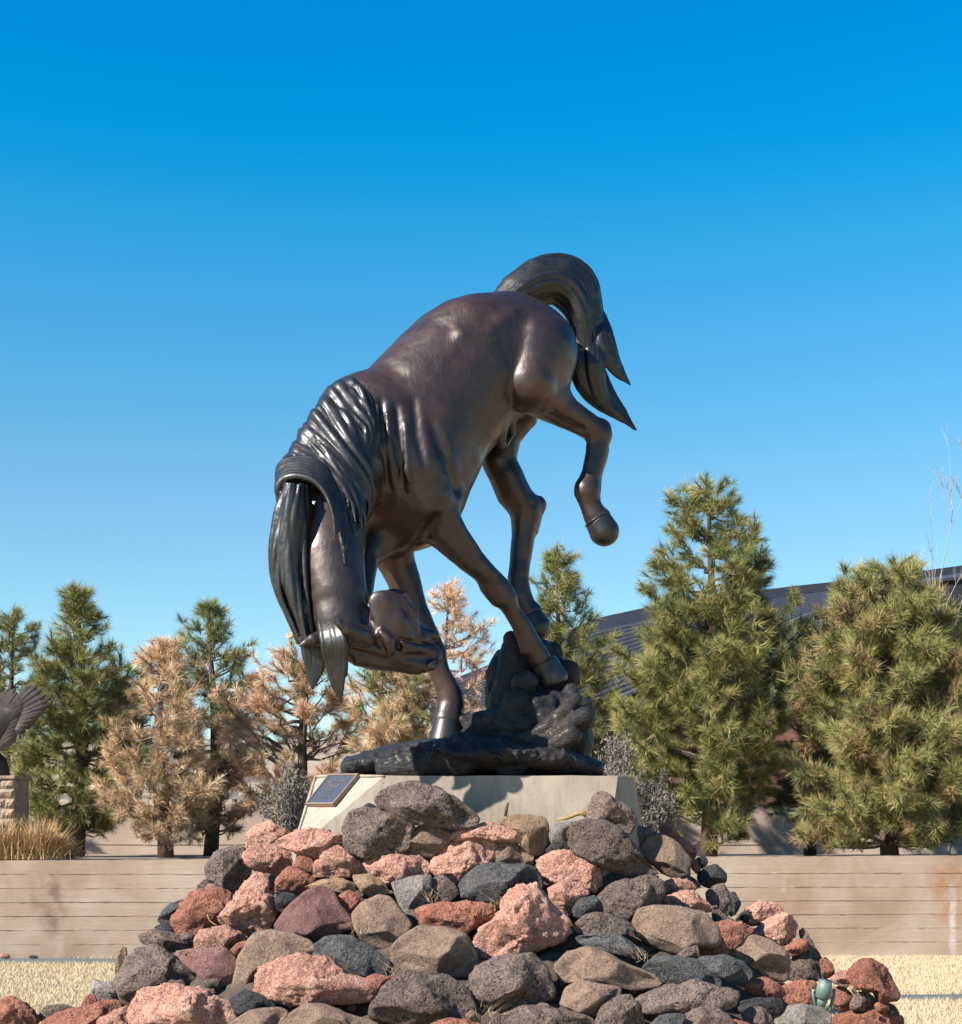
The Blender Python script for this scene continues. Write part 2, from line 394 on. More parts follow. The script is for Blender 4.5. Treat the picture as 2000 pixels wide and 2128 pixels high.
for i in range(NR-1):
    a, b_ = eave[i], eave[i+1]; dz = np.array([0, 0, -.75]); bk = np.array([0, .3, 0])
    fs.hexa([a+dz, b_+dz, b_+dz+bk, a+dz+bk, a-[0,0,.03], b_-[0,0,.03], b_+bk-[0,0,.03], a+bk-[0,0,.03]])
fs.build('fascia', M_FASCIA, bd)
bk_ = MB()
for k in range(NR-1):
    a, b_ = eave[k], eave[k+1]; q_ = lambda p, dy, z: (p[0], p[1]+dy, z)
    bk_.hexa([q_(a, 1.2, .5), q_(b_, 1.2, .5), q_(b_, 1.5, .5), q_(a, 1.5, .5), q_(a, 1.2, a[2]-.2), q_(b_, 1.2, b_[2]-.2), q_(b_, 1.5, b_[2]-.2), q_(a, 1.5, a[2]-.2)])
bk_.build('wall', M_FASCIA, bd)
for i in range(0, 9):
    w0 = MB(); z1 = 6.6-i*.62
    for k in range(NR-1):
        a, b_ = eave[k], eave[k+1]; za = min(z1, a[2]-.7); zb = min(z1, b_[2]-.7); zl = z1-.6
        if za <= zl+.02 or zb <= zl+.02: continue
        w0.hexa([(a[0], a[1]+.9, zl), (b_[0], b_[1]+.9, zl), (b_[0], b_[1]+1.1, zl), (a[0], a[1]+1.1, zl), (a[0], a[1]+.9, za), (b_[0], b_[1]+.9, zb), (b_[0], b_[1]+1.1, zb), (a[0], a[1]+1.1, za)])
    if w0.V: w0.build('siding_board', M_SIDING, bd)
# ================= SDF sculpting =================
D0 = 9.0; S = D0/F
class Field:
    def __init__(s, lo, hi, h):
        s.h = h; s.o = np.array(lo, float); s.n = np.ceil((np.array(hi)-lo)/h).astype(int)+1
        s.A = np.full(tuple(s.n), .5, dtype=np.float32); s.tilt = 0.0
    def sl(s, lo, hi):
        i0 = np.clip(np.floor((lo-s.o)/s.h).astype(int), 0, s.n-1); i1 = np.clip(np.ceil((hi-s.o)/s.h).astype(int)+1, 1, s.n)
        return i0, i1
    def seg(s, a, b, ra, rb, flat=1.0, k=.03, op='add', reach=None):
        a = np.array(a, float); b = np.array(b, float)
        m = max(ra, rb)+(reach if k is None else k)+3*s.h; pad = np.array([m, m*max(flat, .6), m])
        i0, i1 = s.sl(np.minimum(a, b)-pad, np.maximum(a, b)+pad)
        if (i1 <= i0).any(): return
        x = (s.o[0]+s.h*np.arange(i0[0], i1[0]))[:, None, None].astype(np.float32)
        y = ((s.o[1]+s.h*np.arange(i0[1], i1[1]))/flat)[None, :, None].astype(np.float32)
        z = (s.o[2]+s.h*np.arange(i0[2], i1[2]))[None, None, :].astype(np.float32)
        a = a*np.array([1, 1/flat, 1]); b = b*np.array([1, 1/flat, 1])
        ba = b-a; L2 = (ba**2).sum()+1e-12
        t = np.clip(((x-a[0])*ba[0]+(y-a[1])*ba[1]+(z-a[2])*ba[2])/L2, 0, 1)
        d = np.sqrt((x-a[0]-t*ba[0])**2+(y-a[1]-t*ba[1])**2+(z-a[2]-t*ba[2])**2)-(ra+(rb-ra)*t)
        if flat < 1: d = d*(.5+.5*flat)
        sub = s.A[i0[0]:i1[0], i0[1]:i1[1], i0[2]:i1[2]]
        if op == 'min': sub[...] = np.minimum(sub, d)
        elif op == 'add':
            hh = np.maximum(k-np.abs(sub-d), 0)/k; sub[...] = np.minimum(sub, d)-hh*hh*k*.25
        else:
            d = -d; hh = np.maximum(k-np.abs(sub-d), 0)/k; sub[...] = np.maximum(sub, d)+hh*hh*k*.25
    def chain(s, pts, flat=1.0, k=12, op='add', raw=False):
        # pts in photograph units: x, y, depth offset, radius
        q = []
        for (px, py, w_, r) in pts:
            d = D0+(w_+(0 if raw else s.tilt*(px-1000)))*S; q.append((P(px, py, d), r*S*d/D0))
        if len(q) == 1: q = [q[0], (q[0][0]+1e-4, q[0][1])]
        kk = k*S; m = max(r for _, r in q)+kk+3*s.h; pad = np.array([m, m*max(flat, .6), m]); pt = np.array([p for p, _ in q])
        i0, i1 = s.sl(pt.min(0)-pad, pt.max(0)+pad)
        if (i1 <= i0).any(): return
        big = s.A; tmp = np.full(tuple(i1-i0), .5, dtype=np.float32); o = s.o; nn = s.n
        s.A = tmp; s.o = o+i0*s.h; s.n = i1-i0
        for (a, ra), (b, rb) in zip(q[:-1], q[1:]): s.seg(a, b, ra, rb, flat, None, 'min', kk)
        s.A = big; s.o = o; s.n = nn
        sub = s.A[i0[0]:i1[0], i0[1]:i1[1], i0[2]:i1[2]]
        if op == 'add':
            hh = np.maximum(kk-np.abs(sub-tmp), 0)/kk; sub[...] = np.minimum(sub, tmp)-hh*hh*kk*.25
        else:
            d = -tmp; hh = np.maximum(kk-np.abs(sub-d), 0)/kk; sub[...] = np.maximum(sub, d)+hh*hh*kk*.25
    def surf(s, px, py):
        ds = np.arange(s.o[1], s.o[1]+s.h*(s.n[1]-1), s.h)
        X = (px-CX)/F*ds; Z = CZ+(HY-py)/F*ds
        i = np.round((X-s.o[0])/s.h).astype(int); k = np.round((Z-s.o[2])/s.h).astype(int); j = np.arange(len(ds))
        ok = (i >= 0) & (i < s.n[0]) & (k >= 0) & (k < s.n[2])
        v = np.ones(len(ds)); v[ok] = s.A[i[ok], j[ok], k[ok]]
        w = np.where(v < 0)[0]
        return None if len(w) == 0 else (ds[w[0]]-D0)/S
    def mesh(s):
        A = s.A; ins = A < 0; nx, ny, nz = A.shape
        c = np.zeros((nx-1, ny-1, nz-1), dtype=np.int8)
        for i in (0, 1):
            for j in (0, 1):
                for k in (0, 1): c += ins[i:nx-1+i, j:ny-1+j, k:nz-1+k]
        act = (c > 0) & (c < 8); idx = np.argwhere(act); nv = len(idx)
        vid = np.full(act.shape, -1, dtype=np.int32); vid[act] = np.arange(nv)
        acc = np.zeros((nv, 3)); cnt = np.zeros(nv)
        corners = [(i, j, k) for i in (0, 1) for j in (0, 1) for k in (0, 1)]
        for a in corners:
            for ax in range(3):
                if a[ax] == 1: continue
                b = list(a); b[ax] = 1
                va = A[idx[:, 0]+a[0], idx[:, 1]+a[1], idx[:, 2]+a[2]]; vb = A[idx[:, 0]+b[0], idx[:, 1]+b[1], idx[:, 2]+b[2]]
                cr = (va < 0) != (vb < 0)
                t = np.where(cr, va/(va-vb+1e-20), 0)
                p = np.tile(np.array(a, float), (nv, 1)); p[:, ax] += t
                acc[cr] += p[cr]; cnt[cr] += 1
        V = s.o+(idx+acc/np.maximum(cnt, 1)[:, None])*s.h
        Q = []
        for ax in range(3):
            u, v = [(1, 2), (2, 0), (0, 1)][ax]
            sh = [nx, ny, nz]; 
            a0 = [slice(0, n_) for n_ in sh]; a1 = [slice(0, n_) for n_ in sh]
            a0[ax] = slice(0, sh[ax]-1); a1[ax] = slice(1, sh[ax])
            for w_ in (u, v): a0[w_] = slice(1, sh[w_]-1); a1[w_] = slice(1, sh[w_]-1)
            i0 = ins[tuple(a0)]; i1 = ins[tuple(a1)]
            e = np.argwhere(i0 != i1); flip = i0[tuple(e.T)]
            e[:, u] += 1; e[:, v] += 1
            def gv(du, dv):
                f = e.copy(); f[:, u] -= du; f[:, v] -= dv; return vid[tuple(f.T)]
            q = np.stack([gv(0, 0), gv(1, 0), gv(1, 1), gv(0, 1)], 1)
            q[~flip] = q[~flip][:, ::-1]
            Q.append(q)
        Q = np.concatenate(Q); Q = Q[(Q >= 0).all(1)]
        return V, Q[:, ::1]
    def roughen(s, amp, sc, seed=3, lo=None):
        # noise on the field near the surface
        m = np.argwhere(np.abs(s.A) < amp*2.5+2*s.h); p = s.o+m*s.h
        s.A[tuple(m.T)] += (amp*fbm(p*sc, seed, 4)).astype(np.float32)
    def cut_plane(s, p, n_, k=4):
        n_ = np.array(n_, float); n_ /= np.linalg.norm(n_); kk = k*S
        g_ = [s.o[i]+s.h*np.arange(s.n[i])-p[i] for i in range(3)]
        d = (g_[0][:, None, None]*n_[0]+g_[1][None, :, None]*n_[1]+g_[2][None, None, :]*n_[2]).astype(np.float32)
        hh = np.maximum(kk-np.abs(s.A-d), 0)/kk; s.A[...] = np.maximum(s.A, d)+hh*hh*kk*.25
    def cut_below(s, z):
        k = s.o[2]+s.h*np.arange(s.n[2]); s.A[...] = np.maximum(s.A, (z-k)[None, None, :].astype(np.float32))
def smooth_mesh(V, Q, it=2, lam=.5):
    n = len(V); e = np.concatenate([Q[:, [0, 1]], Q[:, [1, 2]], Q[:, [2, 3]], Q[:, [3, 0]]])
    e = np.concatenate([e, e[:, ::-1]])
    cnt = np.bincount(e[:, 0], minlength=n)
    for _ in range(it):
        M = np.stack([np.bincount(e[:, 0], weights=V[e[:, 1], k], minlength=n) for k in range(3)], 1)/np.maximum(cnt, 1)[:, None]
        V = V*(1-lam)+M*lam
    return V
def fbox(px0, px1, py0, py1, w0, w1, h):
    a = P(px0, py1, D0); b = P(px1, py0, D0)
    return Field((a[0]-.05, D0+w0*S, a[2]-.05), (b[0]+.05, D0+w1*S, b[2]+.05), h)
def catmull(P_, m=6):
    P_ = np.array(P_, float); Q = np.vstack([2*P_[0]-P_[1], P_, 2*P_[-1]-P_[-2]]); out = []
    for i in range(1, len(Q)-2):
        for t in np.arange(m)/m:
            out.append(.5*((2*Q[i])+(-Q[i-1]+Q[i+1])*t+(2*Q[i-1]-5*Q[i]+4*Q[i+1]-Q[i+2])*t*t+(-Q[i-1]+3*Q[i]-3*Q[i+1]+Q[i+2])*t**3))
    out.append(Q[-2]); return np.array(out)

PLZ = 1.846   # top of the plinth
statue = empty('horse_statue', (0.03, D0, PLZ))
tag(statue, 'large dark bronze statue of a bucking horse, head tucked down, on a rocky bronze base', 'statue')

# ---- body ----
YAW = .35
BF = fbox(580, 1300, 590, 1520, -400, 230, .0085); BF.tilt = YAW
ch = BF.chain
# trunk
ch([(1040, 738, 0, 127), (960, 778, 0, 143), (885, 862, 0, 151), (838, 945, -5, 150)], .86, 30)
ch([(838, 945, -5, 150), (800, 930, -10, 140)], .8, 30)
ch([(855, 1025, -20, 104), (880, 1060, -20, 72)], .95, 40)
ch([(820, 1060, 0, 92)], .9, 30)                        # breast
ch([(765, 895, -20, 120), (705, 975, -70, 98), (684, 1070, -120, 80), (688, 1160, -160, 70), (700, 1235, -185, 64), (712, 1290, -200, 52)], .82, 22)
ch([(790, 1120, -10, 45), (762, 1160, -40, 26), (757, 1240, -90, 18)], 1, 20)     # throat fold towards the jaw
# croup, hip
ch([(1074, 708, 0, 80), (1104, 750, 0, 72)], 1.1, 34)
ch([(990, 690, -55, 70)], .7, 40)
# near hind leg
ch([(1112, 735, -66, 76), (1101, 798, -92, 56)], .95, 7)
ch([(1120, 725, -50, 76)], .95, 40)
ch([(1128, 780, -50, 56), (1140, 822, -58, 46)], .9, 25)
ch([(1090, 822, -85, 30), (1145, 838, -68, 38), (1195, 868, -62, 30), (1238, 893, -60, 26)], .85, 16)
ch([(1252, 890, -60, 20), (1255, 905, -60, 18)], .8, 10)
ch([(1246, 902, -60, 26), (1240, 945, -60, 22), (1229, 985, -60, 20), (1220, 1010, -60, 22)], .8, 9)
ch([(1254, 935, -60, 13), (1244, 985, -60, 8), (1238, 1022, -60, 10)], .8, 4)
ch([(1220, 1022, -60, 26.5), (1226, 1048, -60, 21), (1236, 1070, -62, 24), (1243, 1079, -63, 27)], .85, 8)
ch([(1240, 1038, -60, 8)], 1, 5)
# far hind leg
ch([(1085, 800, 70, 66), (1078, 860, 72, 40), (1052, 905, 76, 33), (1037, 958, 80, 36), (1066, 1022, 80, 36), (1092, 1058, 80, 31)], .85, 16)
ch([(1092, 1050, 80, 26), (1118, 1046, 80, 17)], .8, 12)
ch([(1120, 1052, 80, 14), (1108, 1100, 80, 12)], .7, 10)
ch([(1092, 1070, 80, 30), (1088, 1110, 80, 25), (1081, 1165, 78, 21), (1076, 1205, 75, 22), (1080, 1238, 72, 26), (1092, 1262, 68, 24), (1102, 1274, 66, 27)], .82, 10)
# near fore leg
ch([(866, 980, -84, 80), (884, 1030, -88, 66), (905, 1052, -88, 50)], .8, 22)
ch([(925, 1035, -84, 32)], .9, 20)
ch([(905, 1085, -70, 44), (926, 1104, -78, 42), (955, 1140, -78, 33), (1002, 1186, -74, 25), (1034, 1222, -70, 27), (1052, 1243, -68, 23)], .85, 12)
ch([(1048, 1240, -68, 22), (1067, 1273, -64, 17), (1094, 1314, -58, 18.5), (1107, 1345, -52, 23), (1121, 1368, -48, 25)], .82, 9)
ch([(1012, 1222, -70, 14), (1030, 1248, -68, 12)], .8, 12)
ch([(1050, 1262, -62, 9), (1082, 1322, -56, 8), (1093, 1352, -52, 12)], .8, 4)
# far fore leg
ch([(800, 1110, 62, 58), (828, 1180, 62, 38), (862, 1265, 55, 28), (884, 1320, 50, 28), (900, 1360, 45, 26)], .85, 14)
ch([(900, 1360, 45, 26), (915, 1400, 40, 22), (931, 1432, 36, 24), (937, 1462, 34, 26), (933, 1485, 30, 27), (930, 1498, 28, 29)], .82, 9)
ch([(945, 1440, 36, 16), (952, 1470, 36, 12), (955, 1505, 34, 9)], .8, 6)
# head: forehead towards the lower left, chin to the upper right
HW = -215
ch([(728, 1322, HW+6, 42), (752, 1336, HW, 47), (800, 1348, HW, 43), (850, 1364, HW, 34), (882, 1372, HW, 27), (893, 1372, HW, 24)], .72, 12)
ch([(785, 1325, HW, 60), (812, 1318, HW, 62), (846, 1334, HW, 42), (874, 1352, HW, 29)], .5, 12)
ch([(790, 1252, HW-26, 23), (806, 1251, HW-26, 25), (826, 1257, HW-26, 25), (842, 1276, HW-24, 23), (850, 1302, HW-20, 17)], .34, 4)
ch([(790, 1254, HW-26, 24), (789, 1288, HW-26, 22), (815, 1290, HW-26, 34), (836, 1290, HW-24, 28)], .34, 5)
ch([(818, 1278, HW+30, 54)], .34, 8)
ch([(800, 1300, HW-18, 34), (842, 1352, HW-16, 24)], .5, 12)
ch([(850, 1305, HW, 20), (880, 1318, HW, 13), (896, 1320, HW, 11), (905, 1322, HW, 8)], 1.15, 4)      # chin and lower lip
ch([(896, 1356, HW, 17), (906, 1366, HW, 14)], 1.1, 6)
ch([(893, 1384, HW-16, 12), (906, 1378, HW-18, 11)], 1, 5)                                 # nostril rim
ch([(792, 1318, HW-36, 12), (808, 1330, HW-42, 12), (812, 1352, HW-36, 9)], 1, 8)           # eye socket ridge
ch([(812, 1338, HW-30, 13)], 1, 8)
ch([(826, 1332, HW-28, 8), (862, 1346, HW-22, 7)], 1, 10)                                   # face crest
ch([(742, 1374, HW-8, 9), (800, 1384, HW-6, 8), (870, 1396, HW-3, 6)], 1, 10)
ch([(700, 1288, HW+14, 46), (722, 1318, HW+8, 42)], .8, 16)
# carved features
def onsurf(pts, lift=0):
    out = []
    for (x, y, r) in pts:
        w_ = BF.surf(x, y); out.append((x, y, (w_ if w_ is not None else -100)+r*.5-lift, r))
    return out
for pts_, k, f_ in ([[(912, 1376, 6), (914, 1384, 5)], 3, .0], [[(826, 1340, 6), (832, 1348, 5)], 5, .3], [[(880, 1337, 2), (908, 1334, 4)], 3, .3], [[(846, 1262, 5), (862, 1300, 6), (868, 1328, 5)], 12, 1.0],
                    [[(772, 1290, 5), (778, 1318, 6), (790, 1340, 5)], 12, 1.0], [[(845, 1366, 4), (880, 1374, 4)], 12, .8], [[(756, 1262, 5), (759, 1292, 6)], 10, .5]):
    BF.chain([(x, y, w_-r*f_, r) for (x, y, w_, r) in onsurf(pts_)], 1, k, 'cut', True)
ch([(889, 1336, HW, 2), (904, 1337, HW, 4), (922, 1337, HW, 9)], 8, 3, 'cut')
for pts_, k, f_ in ([[(826, 1326, 2), (846, 1332, 4), (872, 1338, 4), (892, 1337, 3)], 5, .3], [[(906, 1384, 5), (908, 1374, 5)], 2, .8], [[(852, 1362, 2), (876, 1364, 6), (896, 1366, 5)], 10, .6],
                    [[(735, 1352, 2), (770, 1362, 4), (800, 1372, 3)], 10, .6], [[(823, 1331, 5), (829, 1340, 6), (826, 1349, 3)], 3, .1]):
    BF.chain([(x, y, w_-r*f_, r) for (x, y, w_, r) in onsurf(pts_)], 1, k, 'cut', True)
BF.chain([(x, y, w_+r*.2, r) for (x, y, w_, r) in onsurf([(822, 1338, 5), (827, 1343, 5)])], 1, 1.5, 'add', True)
# surface folds
for pts_, k in ([[(787, 845, 3), (790, 900, 6), (796, 960, 7), (803, 1012, 3)], 7], [[(803, 860, 3), (808, 920, 6), (815, 975, 6), (822, 1012, 3)], 7],
              [[(843, 885, 3), (842, 930, 6), (845, 980, 6), (852, 1000, 3)], 8], [[(774, 880, 3), (778, 950, 5), (786, 1040, 5)], 8]):
    BF.chain(onsurf(pts_, 3), 1, k, raw=True)
for pts_ in ([(793, 835, 1), (797, 930, 5), (806, 1010, 1)], [(824, 845, 1), (832, 930, 6), (838, 1020, 1)], [(860, 830, 1), (866, 900, 6), (880, 960, 2)]):
    BF.chain([(x, y, w_-r*1.1, r) for (x, y, w_, r) in onsurf(pts_)], 1, 14, 'cut', True)
# muscle boundaries: shoulder blade to elbow, stifle, ribs
for pts_ in ([(900, 880, 1), (915, 920, 6), (935, 970, 8), (952, 1015, 6)], [(905, 1075, 2), (885, 1110, 4), (870, 1125, 2)],
             [(1145, 860, 1), (1180, 882, 3), (1210, 893, 1)]):
    BF.chain([(x, y, w_-r*1.0, r) for (x, y, w_, r) in onsurf(pts_)], 1, 20, 'cut', True)
for pts_ in ([(960, 700, 10), (1010, 700, 12), (1060, 660, 8)], [(940, 1080, 5), (985, 1140, 4), (1015, 1190, 4)], [(1060, 985, 6), (1085, 1040, 5)]):
    BF.chain([(x, y, w_+r*.4, r) for (x, y, w_, r) in onsurf(pts_)], 1, 26, 'add', True)
# sheath and flank skin fold
ch([(1052, 846, -40, 6), (1048, 890, -38, 7), (1044, 925, -30, 6)], 1, 8)
ch([(1062, 850, -20, 8), (1066, 900, -5, 6), (1050, 925, -10, 6)], 1, 8)
BF.roughen(.0045, 3.6, 15); BF.roughen(.0026, 10, 5)
Vb, Qb = BF.mesh(); Vb = smooth_mesh(Vb, Qb, 2, .5)
mesh_obj('body', Vb, Qb, M_BODY, statue, True)

# ---- hooves ----
def hoof(a, b, ra, rb, flat=.9, cut=None):
    a = (a[0], a[1], a[2]+YAW*(a[0]-1000)); b = (b[0], b[1], b[2]+YAW*(b[0]-1000))
    f = fbox(min(a[0], b[0])-60, max(a[0], b[0])+60, min(a[1], b[1])-60, max(a[1], b[1])+60, min(a[2], b[2])-60, max(a[2], b[2])+60, .006)
    f.chain([(a[0], a[1], a[2], ra), (b[0], b[1], b[2], rb)], flat, 4)
    if cut is not None:
        pa, pb = P(a[0], a[1], D0+a[2]*S), P(b[0], b[1], D0+b[2]*S); f.cut_plane(P(cut[0], cut[1], D0+b[2]*S), pb-pa)
        f.cut_plane(pa-(pb-pa)/np.linalg.norm(pb-pa)*6*S, pa-pb)
    V, Q = f.mesh(); mesh_obj('hoof', smooth_mesh(V, Q, 2), Q, M_HAIR, statue, True)
hoof((1245, 1084, -63), (1256, 1104, -66), 28.5, 31.5, .9, (1290, 1172))
hoof((1103, 1282, 64), (1112, 1302, 62), 28, 33, .85, (1122, 1335))
hoof((1132, 1378, -45), (1146, 1410, -44), 28, 35, .9, (1153, 1424))
hoof((930, 1503, 26), (924, 1550, 20), 29, 37, .95, (923, 1556))
# coronet bands
def ring(c, n_, r, rr, fl=.85):
    c = P(c[0], c[1], D0+(c[2]+YAW*(c[0]-1000))*S); u = np.array([n_[0], 0, -n_[1]], float); u /= np.linalg.norm(u)
    v = np.array([0, 1, 0]); pts_ = [c+r*S*(math.cos(t)*u+math.sin(t)*v*fl) for t in np.linspace(0, 2*math.pi, 33)]
    MB().tube(pts_, rr*S, 6).build('coronet_band', M_HAIR, statue, True)
ring((1241, 1079, -63), (1, -.62), 27.5, 2.0)
ring((930, 1499, 28), (1, .1), 27, 2)
ring((1130, 1374, -46), (1, -.42), 25.5, 2)

# ---- ears ----
EH = -100+YAW*(-280)
def ear(name, pts_, cup):
    pts_ = [(p[0], p[1], p[2]+EH, p[3]) for p in pts_]; cup = [(p[0], p[1], p[2]+EH, p[3]) for p in cup]
    xs = [p[0] for p in pts_]; ys = [p[1] for p in pts_]; ws = [p[2] for p in pts_]
    f = fbox(min(xs)-40, max(xs)+40, min(ys)-40, max(ys)+40, min(ws)-50, max(ws)+50, .0045)
    f.chain(pts_, .8, 3); f.chain(cup, 1, 2, 'cut'); V, Q = f.mesh(); mesh_obj(name, smooth_mesh(V, Q, 1), Q, M_BODY, statue, True)
ear('ear', [(691, 1289, -178, 2), (705, 1297, -174, 8), (722, 1307, -166, 16), (742, 1318, -152, 22), (760, 1328, -132, 20), (778, 1336, -104, 12)], [(700, 1291, -184, 3), (716, 1296, -186, 8), (736, 1303, -184, 13), (750, 1308, -178, 11)])
ear('ear', [(621, 1343, -152, 1.5), (635, 1336, -150, 7), (650, 1330, -144, 13), (667, 1327, -134, 18), (684, 1322, -120, 15)], [(628, 1345, -160, 2), (642, 1342, -166, 8), (658, 1340, -168, 10)])

# ---- hair ----
def strand(f, pts_, r0, r1, k=3, flat=1.0, wav=0, rs=None, mid=1.0, soft=True):
    q = catmull(pts_, 6); n_ = len(q); a0 = .35 if soft else 1.0; ph = rs.random()*6 if rs is not None else 0
    out = []
    for i, p in enumerate(q):
        t = i/(n_-1); r = (r0+(r1-r0)*t**1.6)*(1+(mid-1)*math.sin(math.pi*t))*min(1, a0+t*4.5); s_ = wav*math.sin(t*9+ph)*(1-t*.3)
        out.append((p[0]+s_, p[1]+s_*.3, p[2], max(r, .8)))
    f.chain(out, flat, k)
def lerp_g(A, B, t): return [tuple(np.array(a)*(1-t)+np.array(b)*t) for a, b in zip(A, B)]
def field_w(pts_, lift, dflt):
    ws = []
    q = catmull([(p[0], p[1]) for p in pts_], 3)
    for p in q: 
        s_ = BF.surf(p[0], p[1]); ws.append(np.nan if s_ is None else s_)
    ws = np.array(ws); ok = ~np.isnan(ws)
    if ok.sum() == 0: ws[:] = dflt
    else: ws = np.interp(np.arange(len(ws)), np.where(ok)[0], ws[ok])
    for _ in range(3): ws = np.convolve(np.pad(ws, 1, mode='edge'), [.25, .5, .25], 'valid')
    return [(p[0], p[1], w_-lift) for p, w_ in zip(q, ws)]
rs = np.random.default_rng(11)
MF = fbox(540, 800, 780, 1480, -420, 60, .006)
# draped mane: crest to shoulder side
guides = [
 [(738, 795), (762, 822), (775, 860), (778, 885)],
 [(722, 798), (752, 840), (770, 890), (772, 935)],
 [(702, 808), (738, 858), (764, 915), (768, 965)],
 [(684, 826), (725, 890), (760, 950), (772, 1000)],
 [(666, 852), (712, 915), (752, 975), (777, 1015), (776, 1062), (764, 1092)],
 [(650, 876), (695, 925), (736, 978), (758, 1020), (762, 1060)],
 [(634, 902), (676, 940), (712, 990), (740, 1045), (752, 1085), (756, 1120)],
 [(620, 928), (660, 955), (698, 1005), (718, 1060), (722, 1110)],
 [(608, 952), (650, 972), (684, 1018), (702, 1070), (714, 1120), (718, 1165)],
 [(598, 975), (640, 982), (674, 1010), (696, 1060), (708, 1120), (716, 1178)],
]
for gi in range(len(guides)-1):
    A_, B_ = guides[gi], guides[gi+1]
    n_ = max(len(A_), len(B_))
    def res(G):
        G = catmull(G, 8); i = np.linspace(0, len(G)-1, n_).round().astype(int); return [tuple(G[j]) for j in i]
    A_, B_ = res(A_), res(B_)
    lf = 1+rs.random()*9; NS = 5
    for j in range(NS):
        t = j/(NS-1)*.98; G = lerp_g(A_, B_, t); Cn = lerp_g(A_, B_, .5)
        G = [tuple(np.array(g)*(1-u)+np.array(c_)*u) for g, c_, u in zip(G, Cn, np.linspace(0, 1, len(G))**2.2*.85)]
        G3 = field_w(G, lf+3.5*math.sin(math.pi*t), -110)
        v0 = np.array(G3[0][:2])-np.array(G3[1][:2]); e0 = np.array(G3[0][:2])+v0/np.linalg.norm(v0)*7; G3 = [(e0[0], e0[1], G3[0][2]+20)]+G3
        strand(MF, G3, 5.5+rs.random()*5, 1.6, 2.4, 1, 2.4, rs, 1.2, False)
# loose wavy locks lying over the drape
for j in range(46):
    u = rs.random()*(len(guides)-1.01); gi = int(u); A_, B_ = guides[gi], guides[gi+1]; n_ = max(len(A_), len(B_))
    G0 = lerp_g([tuple(x) for x in catmull(A_, 8)[np.linspace(0, 8*(len(A_)-1), n_+2).round().astype(int)]], [tuple(x) for x in catmull(B_, 8)[np.linspace(0, 8*(len(B_)-1), n_+2).round().astype(int)]], u-gi)
    lo_ = rs.uniform(0, .35); hi_ = rs.uniform(.7, 1.0); q_ = catmull(G0, 6); q_ = q_[int(lo_*len(q_)):max(int(hi_*len(q_)), int(lo_*len(q_))+8)]
    q_ = q_[np.linspace(0, len(q_)-1, 6).round().astype(int)]; ph = rs.random()*6; am = rs.uniform(2, 6)
    dv_ = q_[-1]-q_[0]; nv_ = np.array([-dv_[1], dv_[0]])/(np.linalg.norm(dv_)+1e-6)
    G = [tuple(p_+nv_*am*math.sin(i*1.25+ph)) for i, p_ in enumerate(q_)]
    strand(MF, field_w(G, rs.uniform(9, 15), -110), rs.uniform(3.5, 6.5), 1.4, 1.8, 1, .5, rs, 1.4)
# bridge fold over the crook of the neck
fold = [(592, 1046, -285), (579, 1016, -290), (589, 992, -295), (620, 984, -305), (655, 994, -312), (680, 1025, -318), (694, 1065, -326), (700, 1110, -330)]
strand(MF, [(640, 985, -230), (606, 1000, -245), (594, 1030, -260), (596, 1075, -262)], 30, 14, 6)
for j in range(-1, 6):
    G = [(x+j*2.0*(1 if x > 600 else .2), y-j*6+(0 if i < 5 else j*2), w_+j*5) for i, (x, y, w_) in enumerate(fold)]
    strand(MF, G, 9, 3, 2.5, 1, .5, rs, 1.1)
# left curtain of hair
gA = [(594, 1004), (575, 1080), (568, 1150), (573, 1222), (598, 1280), (622, 1338)]
gB = [(640, 1008), (640, 1080), (636, 1150), (646, 1225), (656, 1290), (660, 1345)]
for j in range(34):
    tc0 = (j+.5)/34; sp = .10; t_end = min(1, max(0, tc0+rs.normal(0, .12))); lay = rs.random()
    G = [tuple(np.array(a)*(1-u)+np.array(b)*u) for a, b, u in zip(gA, gB, np.linspace(tc0, t_end, 6))]
    cut_ = 6 if rs.random() > .35 else (5 if rs.random() > .4 else 4); G = G[:cut_]
    ph = rs.random()*6; am = rs.uniform(2, 7)
    G3 = [(x+am*math.sin(i*1.5+ph), y, -286-34*math.sin(math.pi*(.08+.84*tc0))-8*lay+3*math.sin(i*2+ph)) for i, (x, y) in enumerate(G)]
    strand(MF, G3, rs.uniform(4.5, 9), 2.3, 2.2, 1, .6, rs, 1.35)
# lower tip of the curtain
for j in range(5):
    t = j/4; G = lerp_g([(628, 1300, -300), (634, 1350, -300), (640, 1392, -300), (648, 1431, -300)], [(664, 1310, -300), (672, 1352, -300), (668, 1392, -300), (651, 1431, -300)], t)
    strand(MF, G, 8.5, 1.2, 1.5, 1, .6, rs, 1.2)
MF.chain([(634, 1050, -268, 13), (634, 1110, -270, 15), (633, 1180, -270, 14), (640, 1240, -272, 12), (650, 1300, -275, 10)], .9, 4)  # hair filler added to cover a bright glint in the slit beside the neck
MF.chain([(655, 998, -255, 22), (651, 1040, -262, 13)], 1, 6)  # hair lump added under the fold to darken a sunlit spot on the neck
MF.chain([(606, 1050, -270, 14), (598, 1110, -272, 18), (600, 1170, -272, 21), (608, 1235, -272, 18), (629, 1300, -272, 14), (644, 1350, -280, 14), (646, 1395, -290, 8)], .9, 3)
MF.roughen(.0012, 26, 9)
V, Q = MF.mesh(); V = smooth_mesh(V, Q, 1, .4); mesh_obj('mane', V, Q, M_HAIR, statue, True)
